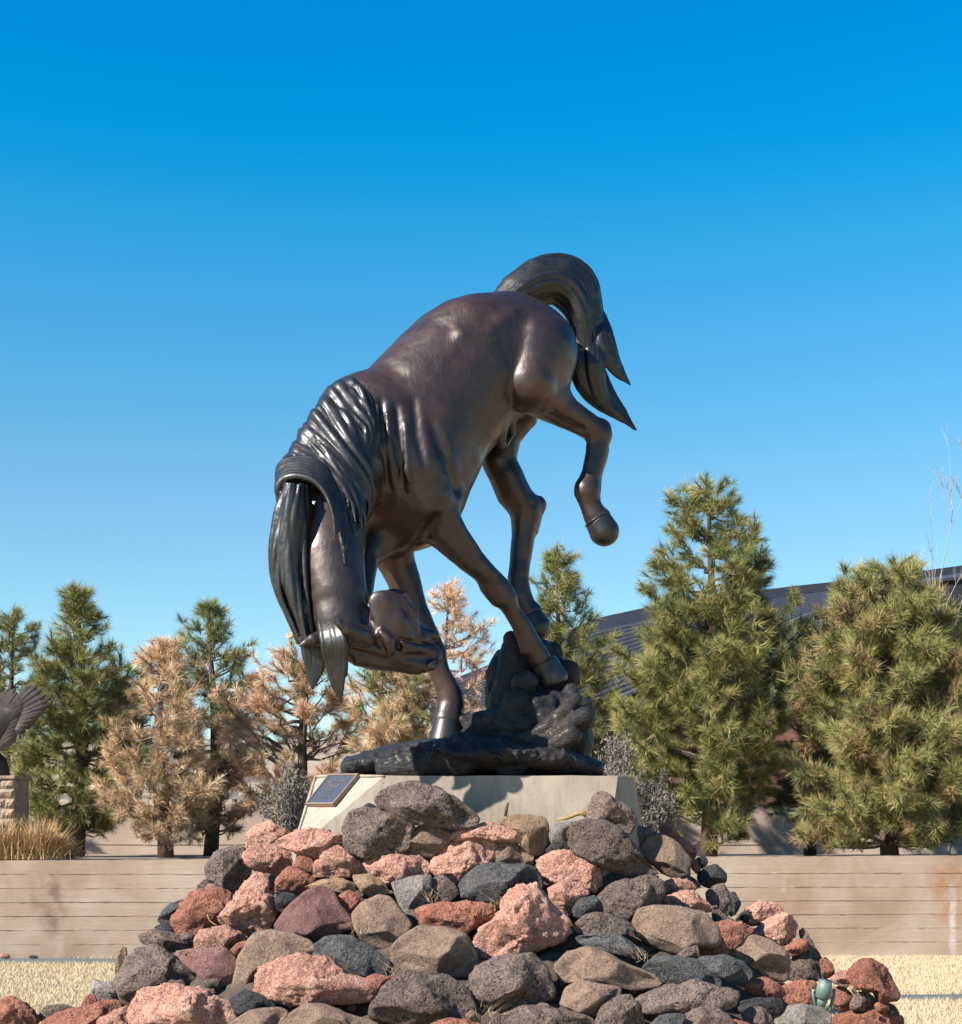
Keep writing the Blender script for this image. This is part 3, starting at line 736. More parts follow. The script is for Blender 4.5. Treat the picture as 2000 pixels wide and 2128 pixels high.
# forelock
FF = fbox(640, 740, 1240, 1480, -420, -240, .0055); FZ = -190
for j in range(6):
    t = j/5; G = lerp_g([(662, 1262, -95), (668, 1300, -140), (673, 1335, -160), (680, 1380, -150), (690, 1420, -145), (708, 1461, -140)],
                        [(700, 1262, -105), (708, 1300, -155), (716, 1335, -170), (717, 1375, -160), (714, 1420, -150), (710, 1461, -140)], t)
    G = [(x, y, w_+FZ) for x, y, w_ in G]
    strand(FF, G, 9.5, 1.3, 1.6, 1, 1.0, rs, 1.0)
strand(FF, [(712, 1350, -150+FZ), (718, 1380, -150+FZ), (716, 1402, -148+FZ), (708, 1415, -146+FZ)], 7, 3, 3, 1)
strand(FF, [(714, 1388, -145+FZ), (717, 1402, -145+FZ)], 8, 6, 3, 1)
FF.roughen(.0013, 26, 9)
V, Q = FF.mesh(); mesh_obj('forelock', smooth_mesh(V, Q, 1, .4), Q, M_HAIR, statue, True)
# tail
TF = fbox(1030, 1345, 515, 915, -90, 220, .006); TF.tilt = YAW
TF.chain([(1052, 650, 5, 44), (1078, 610, 5, 44), (1118, 580, 5, 44), (1164, 580, 5, 44), (1206, 614, 5, 43), (1222, 668, 5, 34), (1222, 715, 5, 24)], .72, 8)
rt = np.random.default_rng(3)
arcO = [(1048, 600), (1080, 570), (1122, 541), (1165, 535), (1204, 546), (1236, 580), (1250, 640), (1256, 700)]
arcI = [(1075, 640), (1100, 634), (1128, 628), (1155, 628), (1182, 658), (1195, 708), (1198, 760), (1206, 800)]
for j in range(15):
    t = j/14; G = lerp_g(arcO, arcI, t)
    dep = -37*math.sin(math.pi*min(max(t, .06), .94))
    for sgn in (1, -1):
        G3 = [(x, y, 5+sgn*dep*(1.05 if i < 6 else .8)) for i, (x, y) in enumerate(G)]
        strand(TF, G3, 5.0+rt.random()*4, 3, 1.5, 1, 2.2, rt, 1.3)
def lock(A_, B_, n_, r, dw=0, tip=1.2):
    for j in range(n_):
        t = j/(n_-1); G = lerp_g(A_, B_, t)
        G = [(x, y, (w_-9*math.sin(math.pi*t)*(1-i/len(G)))*(.25 if i == 0 else 1)) for i, (x, y, w_) in enumerate(G)]
        e0 = np.array(G[0])*2-np.array(G[1]); G = [(e0[0], e0[1]+8, 4)]+G
        strand(TF, G, r*rt.uniform(.75, 1.1), tip, 1.5, 1, 1.6, rt, 1.3)
lock([(1236, 672, -18), (1240, 710, -22), (1258, 752, -20), (1282, 782, -12), (1309, 799, -5)], [(1254, 660, -10), (1272, 705, -12), (1284, 742, -12), (1297, 774, -8), (1310, 799, -5)], 6, 7)
lock([(1222, 700, -26), (1224, 750, -30), (1232, 800, -22), (1256, 845, -12), (1318, 893, -5)], [(1250, 695, -22), (1252, 745, -26), (1256, 800, -20), (1272, 836, -12), (1323, 894, -5)], 6, 8)
lock([(1190, 700, 0), (1190, 760, 0), (1204, 806, 2), (1240, 846, 5), (1290, 876, 5)], [(1214, 700, -15), (1215, 760, -15), (1230, 812, -8), (1262, 850, 0), (1300, 880, 5)], 6, 8)
lock([(1225, 720, 20), (1232, 780, 20), (1262, 822, 18), (1290, 855, 10), (1323, 895, 0)], [(1240, 720, 20), (1252, 770, 20), (1272, 815, 18), (1300, 855, 10), (1324, 894, 0)], 4, 8)
TF.roughen(.0015, 26, 9)
V, Q = TF.mesh(); mesh_obj('tail', smooth_mesh(V, Q, 1, .4), Q, M_HAIR, statue, True)

# ---- bronze base: rocks and logs ----
GF = fbox(690, 1270, 1260, 1625, -200, 200, .008)
gc = GF.chain
gc([(735, 1597, 0, 22), (800, 1583, 0, 30), (870, 1572, 0, 33), (930, 1572, 0, 38), (1050, 1575, 0, 42), (1160, 1582, 0, 34), (1232, 1600, 0, 20)], 4.4, 8)
gc([(750, 1592, -60, 18), (830, 1572, -70, 22)], 2, 10)
gc([(800, 1600, -125, 20), (900, 1590, -130, 26), (960, 1592, -130, 24)], 1.2, 10)
gc([(1072, 1588, -125, 27), (1052, 1600, -130, 20)], 1, 4)
gc([(955, 1545, -70, 26), (985, 1552, -80, 26)], 1, 5)
gc([(930, 1562, -90, 22)], 1.2, 5)
gc([(1140, 1580, -95, 26), (1180, 1585, -90, 24), (1238, 1600, -60, 17)], 1.2, 6)
gc([(980, 1510, 20, 28), (1060, 1510, 0, 50), (1130, 1510, 0, 58), (1170, 1500, 0, 42)], 1.5, 14)
gc([(1180, 1480, 0, 40), (1200, 1550, 0, 34)], 1.4, 12)
gc([(1048, 1465, 25, 34), (1066, 1395, 25, 34), (1068, 1345, 25, 24), (1062, 1328, 20, 17)], 1.1, 8)
gc([(1026, 1460, 55, 20), (1030, 1402, 50, 20), (1045, 1368, 45, 18)], 1.3, 5)
gc([(1120, 1360, 75, 32), (1130, 1430, 75, 52), (1120, 1482, 0, 48)], 1.1, 12)
gc([(1148, 1352, 75, 18), (1152, 1400, 70, 26)], 1, 4)
gc([(1092, 1420, -35, 27)], .8, 3); gc([(1180, 1404, 45, 29)], .7, 3)
gc([(1076, 1466, -50, 34)], .8, 3); gc([(1112, 1470, -55, 26), (1140, 1462, -50, 20)], .9, 4)
gc([(1148, 1468, -12, 36)], 1, 8)
gc([(1150, 1440, 20, 20)], 1.6, 4)
gc([(1185, 1440, 0, 24), (1180, 1470, -10, 30)], .9, 6)
gc([(1010, 1570, -75, 18), (1080, 1545, -88, 20), (1140, 1512, -98, 19), (1182, 1470, -96, 16), (1200, 1452, -88, 13)], 1, 2)
gc([(1060, 1578, -92, 14), (1125, 1548, -108, 17), (1180, 1510, -116, 17), (1214, 1490, -112, 20)], 1, 2)
gc([(1100, 1568, -98, 16), (1160, 1545, -116, 20), (1190, 1528, -120, 21)], 1, 2)
gc([(1170, 1520, -85, 26), (1212, 1496, -90, 26)], 1, 4)
gc([(1200, 1460, -40, 15), (1220, 1462, -42, 13), (1226, 1478, -42, 10)], 1, 4)
gc([(975, 1530, -20, 22), (1010, 1500, -10, 18)], 1, 6)
gc([(962, 1500, 10, 16), (1015, 1492, 20, 14)], 1.5, 6)
gc([(1205, 1512, -122, 3), (1180, 1512, -120, 3)], 1, 4, 'cut')
GF.roughen(.008, 4.2, 21); GF.roughen(.0055, 15, 2); GF.roughen(.0045, 30, 8)
GF.cut_below(PLZ)
V, Q = GF.mesh(); mesh_obj('rocky_base', smooth_mesh(V, Q, 1, .4), Q, M_BASE, statue, True)
# ================= plinth =================
M_PL, n, b = newmat('cast_concrete'); v = coords(n)
a_ = noise(n, v, 2.2, 6, .6, .4); base = ramp(n, a_, [(.3, (.215, .175, .135)), (.5, (.275, .228, .18)), (.72, (.33, .28, .228))])
st = noise(n, coords(n, 'Object', (9, 9, .7)), 2.5, 5, .65); base = mix(n, mth(n, 'MULTIPLY', ramp(n, st, [(.45, 0), (.75, 1)]), .55), base, (.13, .115, .10))
hol = ramp(n, vor(n, v, 17), [(.05, 0), (.085, 1)]); hm = ramp(n, noise(n, v, 3, 2), [(.5, 0), (.56, 1)])
hol = mix(n, hm, (1, 1, 1), hol); base = mix(n, mth(n, 'MULTIPLY', mth(n, 'SUBTRACT', 1, hol), .85), base, (.06, .045, .03))
L(n, base, b.inputs['Base Color']); b.inputs['Roughness'].default_value = .9; b.inputs['Specular IOR Level'].default_value = .2
nb = bump(n, b, hol, .8, .02); bump(n, b, noise(n, v, 45, 5, .65), .3, .006, nb)
zb = .55
pA, pB_, pC = P(801, 1612, 8.55), P(619, 1760, 8.45), PZ(657, 8.98, 0); pC[2] = pA[2]
PT = pA[2]
pE = P(609, 1765, 8.60)
cut_n = np.cross(pB_-pA, pC-pA); cut_n /= np.linalg.norm(cut_n)
if cut_n[1] > 0: cut_n = -cut_n
def onplane(px, py, lift=0.0):
    dr = np.array([(px-CX)/F, 1, (HY-py)/F]); o = np.array([0, 0, CZ]); t = np.dot(pA+cut_n*lift-o, cut_n)/np.dot(dr, cut_n); return o+dr*t
def ext(p, q, z):  # continue the line p->q to height z
    t = (z-p[2])/(q[2]-p[2]); return p+(q-p)*t
pR = P(1285, 1612, 8.55); pR[2] = PT; pR2 = PZ(1318, 8.85, PT); 
rb = P(1271, 1700, 8.50); pRb = ext(pR, rb, zb); rb2 = P(1340, 1740, 8.86); pR2b = ext(pR2, rb2, zb)
pBk = np.array([.90, 9.75, PT]); pBkb = np.array([1.02, 9.85, zb]); pBl = np.array([-.93, 9.75, PT]); pBlb = np.array([-1.05, 9.85, zb])
cB = pB_.copy(); cBb = np.array([cB[0]-.02, cB[1]-.03, zb]); eb = onplane(607, 1766); ebb = np.array([eb[0]-.03, eb[1], zb])
V = [pA, pR, pR2, pBk, pBl, pC, cB, cBb, pRb, pR2b, pBkb, pBlb, eb, ebb]
Fc = [[0, 1, 2, 3, 4, 5], [0, 6, 7, 8, 1][::1], [1, 8, 9, 2], [2, 9, 10, 3], [3, 10, 11, 4], [4, 11, 13, 12, 5], [5, 12, 6, 0], [12, 13, 7, 6]]
bm = bmesh.new(); vs_ = [bm.verts.new(tuple(x)) for x in V]
for f in Fc: bm.faces.new([vs_[i] for i in f])
bmesh.ops.recalc_face_normals(bm, faces=bm.faces); bmesh.ops.triangulate(bm, faces=bm.faces)
bmesh.ops.subdivide_edges(bm, edges=bm.edges, cuts=9, use_grid_fill=True)
co_ = np.array([v_.co for v_ in bm.verts]); nn_ = fbm(co_*14, 4, 4)*.004
edge_d = np.zeros(len(co_))
for v_, k in zip(bm.verts, nn_): v_.co += v_.normal*k
me = bpy.data.meshes.new('block'); bm.to_mesh(me); bm.free()
pl = empty('concrete_plinth', (0, 9.1, zb)); tag(pl, 'pale concrete plinth with a sloped corner face under the bronze horse', 'plinth')
me.transform(__import__('mathutils').Matrix.Translation((0, -9.1, -zb))); me.materials.append(M_PL)
bo = bpy.data.objects.new('block', me); C.objects.link(bo); bo.parent = pl
# mortar lip round the sloped face
MB().tube([onplane(657, 1611, .005), onplane(640, 1667, .004), onplane(622, 1725, .004), onplane(610, 1760, .004)], [.008, .011, .008, .01], 6).build('mortar_edge', M_PL, pl, True)
MB().tube([onplane(660, 1614, .006), onplane(700, 1612, .006), onplane(750, 1613, .004), onplane(798, 1613, .006)], [.010, .007, .009, .006], 6).build('mortar_edge', M_PL, pl, True)
# plaque
M_PQ = mat_simple('blue_grey_plaque', (.085, .10, .13), .42, .35, .15, 30, .1)
M_GOLD = mat_simple('worn_gold', (.30, .215, .16), .5, .4, .15, 30, .05)
cn = [(688, 1616), (749, 1615.5), (697, 1677), (640, 1677)]
q0 = [onplane(x, y, .004) for x, y in cn]; 
pq = empty('plaque', q0[3]); tag(pq, 'slanted blue grey plaque with gold lettering on the sloped plinth corner', 'plaque')
T = .022
def slab(c4, l0, l1, name, m_, par):
    a = [onplane(x, y, 0)+cut_n*l0 for x, y in c4]; b__ = [onplane(x, y, 0)+cut_n*l1 for x, y in c4]
    return MB().hexa(a[::-1]+b__[::-1]).build(name, m_, par)
slab(cn, .006, T, 'plate', M_PQ, pq)
def uvp(u, v_): 
    a = np.array(cn[3])*(1-u)+np.array(cn[2])*u; c_ = np.array(cn[0])*(1-u)+np.array(cn[1])*u; r = a*(1-v_)+c_*v_; return (r[0], r[1])
for (u0, v0, u1, v1) in ((-.01, -.015, 1.01, .035), (-.01, .965, 1.01, 1.015), (-.01, .036, .035, .964), (.965, .036, 1.01, .964)):
    slab([uvp(u0, v1), uvp(u1, v1), uvp(u1, v0), uvp(u0, v0)], .004, T+.005, 'border', M_GOLD, pq)
# worn raised lettering, too worn and small to read: separate strokes
rp = np.random.default_rng(8)
def strokes(u0, u1, v0, v1, nn_):
    for k in range(nn_):
        a = u0+(u1-u0)*k/nn_; bb = a+(u1-u0)/nn_*.62; t_ = MB()
        y0, y1 = v0, v1-(v1-v0)*rp.choice([0, .35])
        for (x0, x1, z0, z1) in ((a, a+(bb-a)*.3, y0, y1), (a+(bb-a)*.32, bb, y1-(v1-v0)*.2, y1)) if rp.random() < .6 else ((a, a+(bb-a)*.3, y0, y1), (a+(bb-a)*.7, bb, y0, y1)):
            c4 = [uvp(x0, z1), uvp(x1, z1), uvp(x1, z0), uvp(x0, z0)]
            p0 = [onplane(x, y, 0)+cut_n*(T-.001) for x, y in c4]; p1 = [onplane(x, y, 0)+cut_n*(T+.003) for x, y in c4]
            t_.hexa(p0[::-1]+p1[::-1])
        t_.build('letter', M_GOLD, pq)
strokes(.22, .34, .70, .86, 1); strokes(.36, .84, .72, .82, 7); strokes(.36, .70, .52, .64, 4); strokes(.40, .62, .40, .43, 6); strokes(.42, .66, .32, .35, 6); strokes(.36, .62, .20, .23, 7)

# ================= rock mound =================
def moundz(x, y):
    # height of the underlying mound
    dx = np.abs(x+.14); dy = np.abs(y-9.25)
    r = np.sqrt(np.maximum(dx-.62, 0)**2+np.maximum(dy-.35, 0)**2)
    return np.maximum(1.56-np.maximum(r-.42, 0)*.86, -.05)
def mound_depth(px, py):
    ds = np.arange(6.2, 9.4, .01); x = (px-CX)/F*ds; z = CZ+(HY-py)/F*ds; gap = z-moundz(x, ds)
    w_ = np.where(gap < 0)[0]
    return ds[w_[0]] if len(w_) else ds[int(np.argmin(gap))]
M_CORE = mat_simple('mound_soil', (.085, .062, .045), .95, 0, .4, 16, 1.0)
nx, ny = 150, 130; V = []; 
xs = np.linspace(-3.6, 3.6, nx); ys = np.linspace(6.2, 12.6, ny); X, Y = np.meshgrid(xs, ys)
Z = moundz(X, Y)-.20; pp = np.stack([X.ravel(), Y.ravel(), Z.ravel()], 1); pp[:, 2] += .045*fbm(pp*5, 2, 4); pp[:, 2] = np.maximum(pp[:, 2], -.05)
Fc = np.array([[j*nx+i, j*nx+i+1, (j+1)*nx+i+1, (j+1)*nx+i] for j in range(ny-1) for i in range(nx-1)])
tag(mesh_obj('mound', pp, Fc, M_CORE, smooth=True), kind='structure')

def ico(k):
    bm = bmesh.new(); bmesh.ops.create_icosphere(bm, subdivisions=k, radius=1)
    V = np.array([v.co for v in bm.verts]); Fc = np.array([[v.index for v in f.verts] for f in bm.faces]); bm.free(); return V, Fc
ICO = {k: ico(k) for k in (3, 4, 5, 6)}
ROUGH = dict(P=(.085, 7), R=(.07, 6), G=(.05, 6), K=(.06, 7), M=(.06, 6), B=(.030, 3.2), O=(.035, 4), W=(.04, 4), L=(.075, 6), V=(.04, 3))
OFFS = {'A': (0, 1620, .37473), 'B': (400, 1580, .32120), 'C': (900, 1580, .32120), 'D': (1300, 1620, .37473)}
def rock(tile, typ, pts, label, dz=0.0, depth=None, thick=1.0, seed=[0], group=None):
    seed[0] += 1; sd = seed[0]; rs = np.random.default_rng(1000+sd)
    ox, oy, sc = OFFS[tile]; q = np.array([(ox+x*sc, oy+y*sc) for x, y in pts], float)
    # centroid of the outline
    x, y = q[:, 0], q[:, 1]; x1, y1 = np.roll(x, -1), np.roll(y, -1); cr = x*y1-x1*y; A = cr.sum()/2
    cx, cy = ((x+x1)*cr).sum()/(6*A), ((y+y1)*cr).sum()/(6*A)
    rad0 = math.sqrt(abs(A)/math.pi)*8.4/F
    d = depth if depth is not None else mound_depth(cx, cy)+.02
    if 640 < cx < 1300 and cy < 1770 and depth is None: d = min(d, 8.33-rad0*.55)
    d += dz
    mpp = d/F; rad = math.sqrt(abs(A)/math.pi)*mpp
    # dense outline, slightly rounded
    dn = np.concatenate([q[i]+(q[(i+1) % len(q)]-q[i])*np.linspace(0, 1, 12, endpoint=False)[:, None] for i in range(len(q))])
    for _ in range(3): dn = .5*dn+.25*np.roll(dn, 1, 0)+.25*np.roll(dn, -1, 0)
    dx, dy = dn[:, 0]-cx, -(dn[:, 1]-cy); th = np.arctan2(dy, dx); rr = np.hypot(dx, dy)*mpp*1.055+.004
    o_ = np.argsort(th); th, rr = th[o_], rr[o_]
    px_area = abs(A); k = 5 if px_area > 2600 else (4 if px_area > 500 else 3)
    V0, Fc = ICO[k]; V = V0.copy()
    rho = np.hypot(V[:, 0], V[:, 2]); t = np.arctan2(V[:, 2], V[:, 0])
    Rr = np.interp(t, th, rr, period=2*math.pi)
    pw = .68; s_ = rho**pw
    Pn = np.stack([np.cos(t)*Rr*s_, V[:, 1]*rad*.82*thick, np.sin(t)*Rr*s_], 1)
    # flat breaks
    nf = 8 if typ in 'BOVWGMKL' else 7
    order_ = rs.permutation(12)
    base_n = [(-.35, -.6, .75), (.6, -.7, .25), (-.8, -.55, .1), (.1, -.75, -.6), (0, -.95, .35), (.5, -.55, .7), (-.5, -.6, -.5), (.45, -.6, -.6), (-.1, -1, -.1), (-.65, -.3, .7), (.75, -.35, -.2), (.1, -.6, .8)]
    for j in range(nf):
        nn = np.array(base_n[order_[j]])+rs.normal(0, .28, 3); nn /= np.linalg.norm(nn)
        sup = (Pn@nn).max(); off = sup*(rs.uniform(.50, .80) if typ in 'BOVWGMKL' else rs.uniform(.60, .86)); dd = Pn@nn-off
        Pn -= (np.where(dd > 0, dd*.93, 0)*(1-.85*np.minimum(rho, 1)**10))[:, None]*nn
    amp, fq = ROUGH[typ]
    sdv = np.array([sd*3.1, sd*1.7, sd*.9])
    big = fbm(Pn/rad*1.15+sdv, sd, 2)*.045*rad
    nz_ = fbm(Pn*fq*3.2+sdv, sd+50, 4, .55)
    if typ in 'PRL': nz_ = nz_+.8*np.abs(fbm(Pn*38+sdv, sd+9, 3))-.35
    if typ in 'GKM': nz_ = nz_-.5*np.maximum(fbm(Pn*26+sdv, sd+9, 2)-.25, 0)
    dirn = Pn/(np.linalg.norm(Pn, axis=1)[:, None]+1e-9)
    Pn = Pn+dirn*(big+nz_*amp*min(rad, .16)*(1 if typ in 'BOVW' else 1.15))[:, None]
    c = P(cx, cy, d+rad*.45)
    # mean size corrects for the extra depth of the centre
    Pn *= (d+rad*.45)/d
    nm = {'K': 'rock', 'G': 'rock'}.get(typ, 'rock')
    o = mesh_obj(nm, Pn+c, Fc, MR[typ], None, True, origin=c)
    tag(o, label, 'rock', group or 'loose rocks piled around the plinth'); return o
# ---- each rock of the pile, traced on its own ----
RK = [
# behind / beside the plinth
('A','M',[(1575,520),(1590,440),(1640,390),(1700,330),(1735,350),(1690,560),(1600,560)],'smooth dark basalt boulder leaning behind the plinth left of the plaque',dict(depth=9.0)),
# top row, left
('B','P',[(355,485),(400,430),(490,395),(590,440),(610,480),(600,545),(450,555),(358,560)],'knobbly pink rock at the upper left end of the pile beside the plinth',dict(dz=.06)),
('B','P',[(520,530),(640,462),(760,450),(880,455),(975,500),(985,545),(880,565),(800,625),(690,600),(590,560)],'long flat pink slab lying just below the plaque',dict(dz=.02)),
('B','P',[(345,610),(390,555),(520,550),(620,590),(680,640),(620,710),(540,745),(430,725),(350,665)],'egg shaped pink rock under the left end of the flat pink slab',{}),
('B','M',[(90,700),(150,600),(240,560),(340,565),(370,650),(392,710),(290,865),(200,850),(150,790),(100,765)],'lumpy two lobed mauve grey rock standing out at the upper left edge against the wall',{}),
('B','R',[(650,680),(710,600),(760,620),(795,680),(795,760),(700,720)],'small wedge shaped red rock between the egg shaped pink rock and a squarish pink one',{}),
('B','P',[(800,700),(820,580),(900,540),(960,560),(1080,650),(1135,710),(1110,745),(900,765),(790,750)],'squarish pale pink rock under the right end of the flat pink slab',{}),
('B','M',[(982,440),(1010,330),(1150,320),(1330,370),(1430,430),(1390,590),(1300,612),(1110,637),(1010,600),(980,520)],'large dark rock leaning on the plinth front under the plaque corner',dict(dz=-.04)),
('B','K',[(1093,305),(1140,280),(1205,310),(1195,335),(1110,330)],'small black stone peeping out above the dark rock at the plinth corner',dict(dz=.05)),
('B','M',[(1198,250),(1230,190),(1330,145),(1450,140),(1600,190),(1740,270),(1860,370),(1845,420),(1680,445),(1480,425),(1330,360),(1230,320)],'biggest long grey brown basalt boulder lying against the middle of the plinth front',dict(dz=-.05)),
('B','B',[(1330,510),(1400,460),(1510,420),(1640,460),(1690,500),(1610,590),(1560,625),(1420,610),(1370,565)],'angular brown rock with a grey patch under the biggest basalt boulder',{}),
('B','P',[(1110,655),(1200,600),(1330,600),(1470,620),(1535,680),(1530,750),(1420,785),(1260,805),(1160,745)],'wide pink rock below the angular brown rock with the grey patch',{}),
('C','P',[(-17,700),(10,620),(100,550),(190,495),(330,485),(395,560),(375,660),(270,700),(160,800),(50,770)],'large tilted crusty pink rock under the centre of the plinth',dict(dz=-.05)),
('C','P',[(80,505),(200,430),(370,410),(500,440),(592,490),(580,545),(480,530),(380,520),(240,490),(120,530)],'flat rosy slab lying on top of the tilted crusty pink rock',dict(dz=.0)),
('C','O',[(405,410),(500,350),(620,345),(720,370),(745,450),(748,545),(710,605),(640,612),(560,560),(590,490),(480,420)],'rounded tan boulder at the plinth front beside the upright stick',dict(dz=.03)),
('C','W',[(745,480),(800,405),(905,395),(905,480),(860,545),(780,545)],'pale whitish lump against the plinth between the tan boulder and the tilted grey slab',dict(dz=.03)),
('C','B',[(390,610),(430,540),(490,510),(550,545),(600,620),(590,680),(480,685),(405,675)],'round grey brown stone below the flat rosy slab',dict(dz=-.05)),
('C','O',[(545,560),(620,548),(655,610),(640,695),(600,700),(580,640)],'narrow tan stone wedged right of the round grey brown stone',dict(dz=-.02)),
('C','K',[(735,575),(800,520),(870,530),(885,585),(800,608),(745,610)],'small dark stone in front of the pale whitish lump',{}),
('C','P',[(660,640),(760,600),(880,590),(1010,630),(1075,700),(1075,800),(1030,850),(900,805),(760,800),(695,740)],'round crusty pink rock right of centre under the tilted grey slab',{}),
('C','M',[(865,470),(930,410),(1060,390),(1200,440),(1300,560),(1390,670),(1480,750),(1400,745),(1200,725),(1060,675),(930,605),(880,545)],'big tilted grey brown slab pointing down to the right, under the lichen spotted rock',dict(dz=-.06)),
('C','L',[(995,330),(1050,230),(1110,208),(1180,260),(1290,320),(1322,390),(1270,475),(1190,450),(1080,410),(1000,390)],'upright rock with white lichen spots standing at the right corner of the plinth',dict(dz=-.02)),
('C','L',[(1265,480),(1290,420),(1380,440),(1465,480),(1390,560),(1320,575),(1280,530)],'small speckled brown rock right of the lichen spotted rock',dict(dz=.05)),
('C','B',[(1325,590),(1400,490),(1490,488),(1590,540),(1665,640),(1650,745),(1590,768),(1480,730),(1390,650)],'rounded tan and grey boulder at the upper right of the pile',{}),
('C','R',[(1450,405),(1475,388),(1560,455),(1705,575),(1695,640),(1640,625),(1530,530),(1475,470)],'dark red board like rock slanting behind the rounded tan and grey boulder',dict(dz=.12,thick=.6)),
# second rows, left
('A','P',[(1120,625),(1160,575),(1215,600),(1195,640)],'small pink stone squeezed beneath the two lobed mauve rock',dict(dz=.05)),
('A','M',[(1088,590),(1150,550),(1185,590),(1130,615),(1092,610)],'small grey stone at the upper left edge beside the two lobed mauve rock',dict(dz=.08)),
('B','R',[(485,860),(520,800),(620,690),(700,720),(800,775),(740,840),(680,885),(560,865)],'triangular rust red rock in the left centre above the purplish red boulder',{}),
('B','O',[(718,815),(840,775),(960,768),(1040,800),(1055,855),(950,855),(830,815),(740,845)],'thin flat tan stone lying on top of the purplish red boulder',dict(dz=-.02)),
('B','O',[(1030,745),(1160,745),(1250,800),(1278,860),(1180,898),(1100,855),(1060,805)],'tapered ochre brown stone under the wide pink rock',{}),
('B','P',[(165,1030),(300,850),(400,712),(500,760),(485,860),(535,880),(560,980),(510,1080),(400,1145),(300,1105),(180,1065)],'tall triangular pink boulder in the left part of the pile',{}),
('B','K',[(535,900),(580,862),(650,868),(685,900),(620,985),(560,975)],'small black stone between the tall triangular pink boulder and the purplish red boulder',dict(dz=.0)),
('B','V',[(515,1075),(640,920),(740,840),(830,812),(910,860),(950,930),(1010,1000),(1045,1075),(940,1125),(860,1165),(760,1175),(600,1115)],'smooth purplish red boulder with dark patches in the left centre',dict(dz=-.03)),
('B','R',[(938,880),(1010,842),(1090,880),(1115,920),(1040,995),(990,975)],'small rust red stone right of the purplish red boulder',{}),
('B','W',[(1288,790),(1400,760),(1548,745),(1535,860),(1480,985),(1400,1008),(1350,965),(1320,875)],'pale mauve grey block shaped like a wedge below the wide pink rock',{}),
('B','M',[(1556,760),(1620,745),(1690,800),(1725,860),(1665,915),(1590,928),(1558,850)],'small upright dark stone between the pale wedge block and the grey oval rock',dict(dz=.02)),
('C','G',[(155,820),(210,740),(320,682),(470,680),(590,675),(690,735),(725,830),(640,900),(480,930),(300,915),(190,880)],'large oval grey pitted rock in the centre of the pile',dict(dz=-.01)),
('A','R',[(935,790),(1060,630),(1190,608),(1285,640),(1260,745),(1150,835),(1090,905),(980,860)],'rusty red boulder at the left edge above the small pale pink rock',{}),
('A','G',[(865,785),(930,700),(1025,660),(1010,720),(950,800),(890,805)],'flat grey stone jutting out at the left edge beside the rusty red boulder',dict(dz=.06)),
('A','K',[(855,822),(900,802),(960,815),(1010,865),(900,850)],'small dark stone tucked under the flat grey stone at the left edge',dict(dz=.03)),
('A','P',[(1075,895),(1110,835),(1230,818),(1330,850),(1385,895),(1270,940),(1090,943)],'small pale pink rock under the rusty red boulder',{}),
('A','R',[(1270,950),(1340,900),(1385,900),(1350,990),(1290,1000)],'small red stone tucked behind the small pale pink rock',dict(dz=.05)),
('B','B',[(1038,990),(1100,920),(1200,872),(1290,890),(1350,980),(1422,1060),(1345,1155),(1280,1222),(1170,1205),(1100,1155),(1060,1085)],'angular brown boulder with a shaded right facet in the centre left',{}),
('C','R',[(-105,965),(0,930),(200,918),(380,935),(407,980),(345,1050),(210,1112),(100,1100),(-60,1070)],'long flat red rock with a shaded underside below the large oval grey rock',dict(dz=-.04)),
('C','P',[(282,1140),(340,1060),(455,1000),(468,900),(560,818),(640,800),(710,840),(760,940),(870,1020),(908,1100),(850,1165),(780,1185),(640,1245),(500,1258),(350,1305),(290,1255)],'largest heart shaped pale pink boulder in the middle of the pile',dict(dz=-.06)),
('C','P',[(745,830),(850,795),(960,798),(1015,860),(910,980),(855,1005),(785,950),(748,905)],'faceted pink rock between the heart shaped boulder and the round crusty pink rock',dict(dz=.0)),
('C','G',[(905,965),(960,898),(1040,875),(1092,930),(1095,1005),(980,1028),(920,1010)],'small faceted grey stone beside the dark broad slab on the right',dict(dz=.0)),
('C','M',[(1058,890),(1150,800),(1240,780),(1400,738),(1507,790),(1492,900),(1440,945),(1320,965),(1260,1035),(1110,990)],'dark broad slab with a flat top under the tilted grey brown slab',dict(dz=-.03)),
('C','P',[(1500,790),(1560,762),(1660,780),(1708,835),(1650,862),(1560,860),(1508,860)],'small pink rock on the right, upper one of a stacked pair',{}),
('C','P',[(1508,880),(1600,840),(1700,860),(1790,930),(1812,990),(1700,975),(1580,955),(1515,930)],'orange pink rock on the right, lower one of a stacked pair',dict(dz=-.02)),
# middle rows
('B','B',[(240,1505),(275,1380),(310,1270),(400,1130),(500,1103),(640,1120),(760,1160),(818,1285),(700,1280),(520,1310),(400,1410),(380,1470),(285,1515)],'tall grey tan boulder with a white edge leaning left below the tall pink triangle',{}),
('B','G',[(778,1190),(880,1140),(1020,1145),(1150,1205),(1282,1320),(1235,1395),(1130,1405),(940,1370),(820,1290)],'dark grey rock with crosswise cracks under the purplish red boulder',dict(dz=.0)),
('C','B',[(-258,1220),(-200,1150),(-100,1075),(60,1085),(190,1130),(262,1220),(284,1330),(212,1398),(130,1405),(0,1385),(-150,1372),(-245,1330)],'big light brown boulder with a white patch, left of the heart shaped boulder',dict(dz=-.02)),
('B','P',[(398,1420),(440,1340),(560,1283),(740,1263),(880,1300),(980,1380),(1130,1430),(1205,1490),(1130,1562),(900,1568),(690,1580),(520,1555),(430,1505)],'long pink boulder with a darker right facet in the lower left',dict(dz=-.05)),
('B','R',[(1128,1410),(1180,1383),(1300,1410),(1295,1452),(1210,1485),(1140,1455)],'small thin red stone right of the long pink boulder',{}),
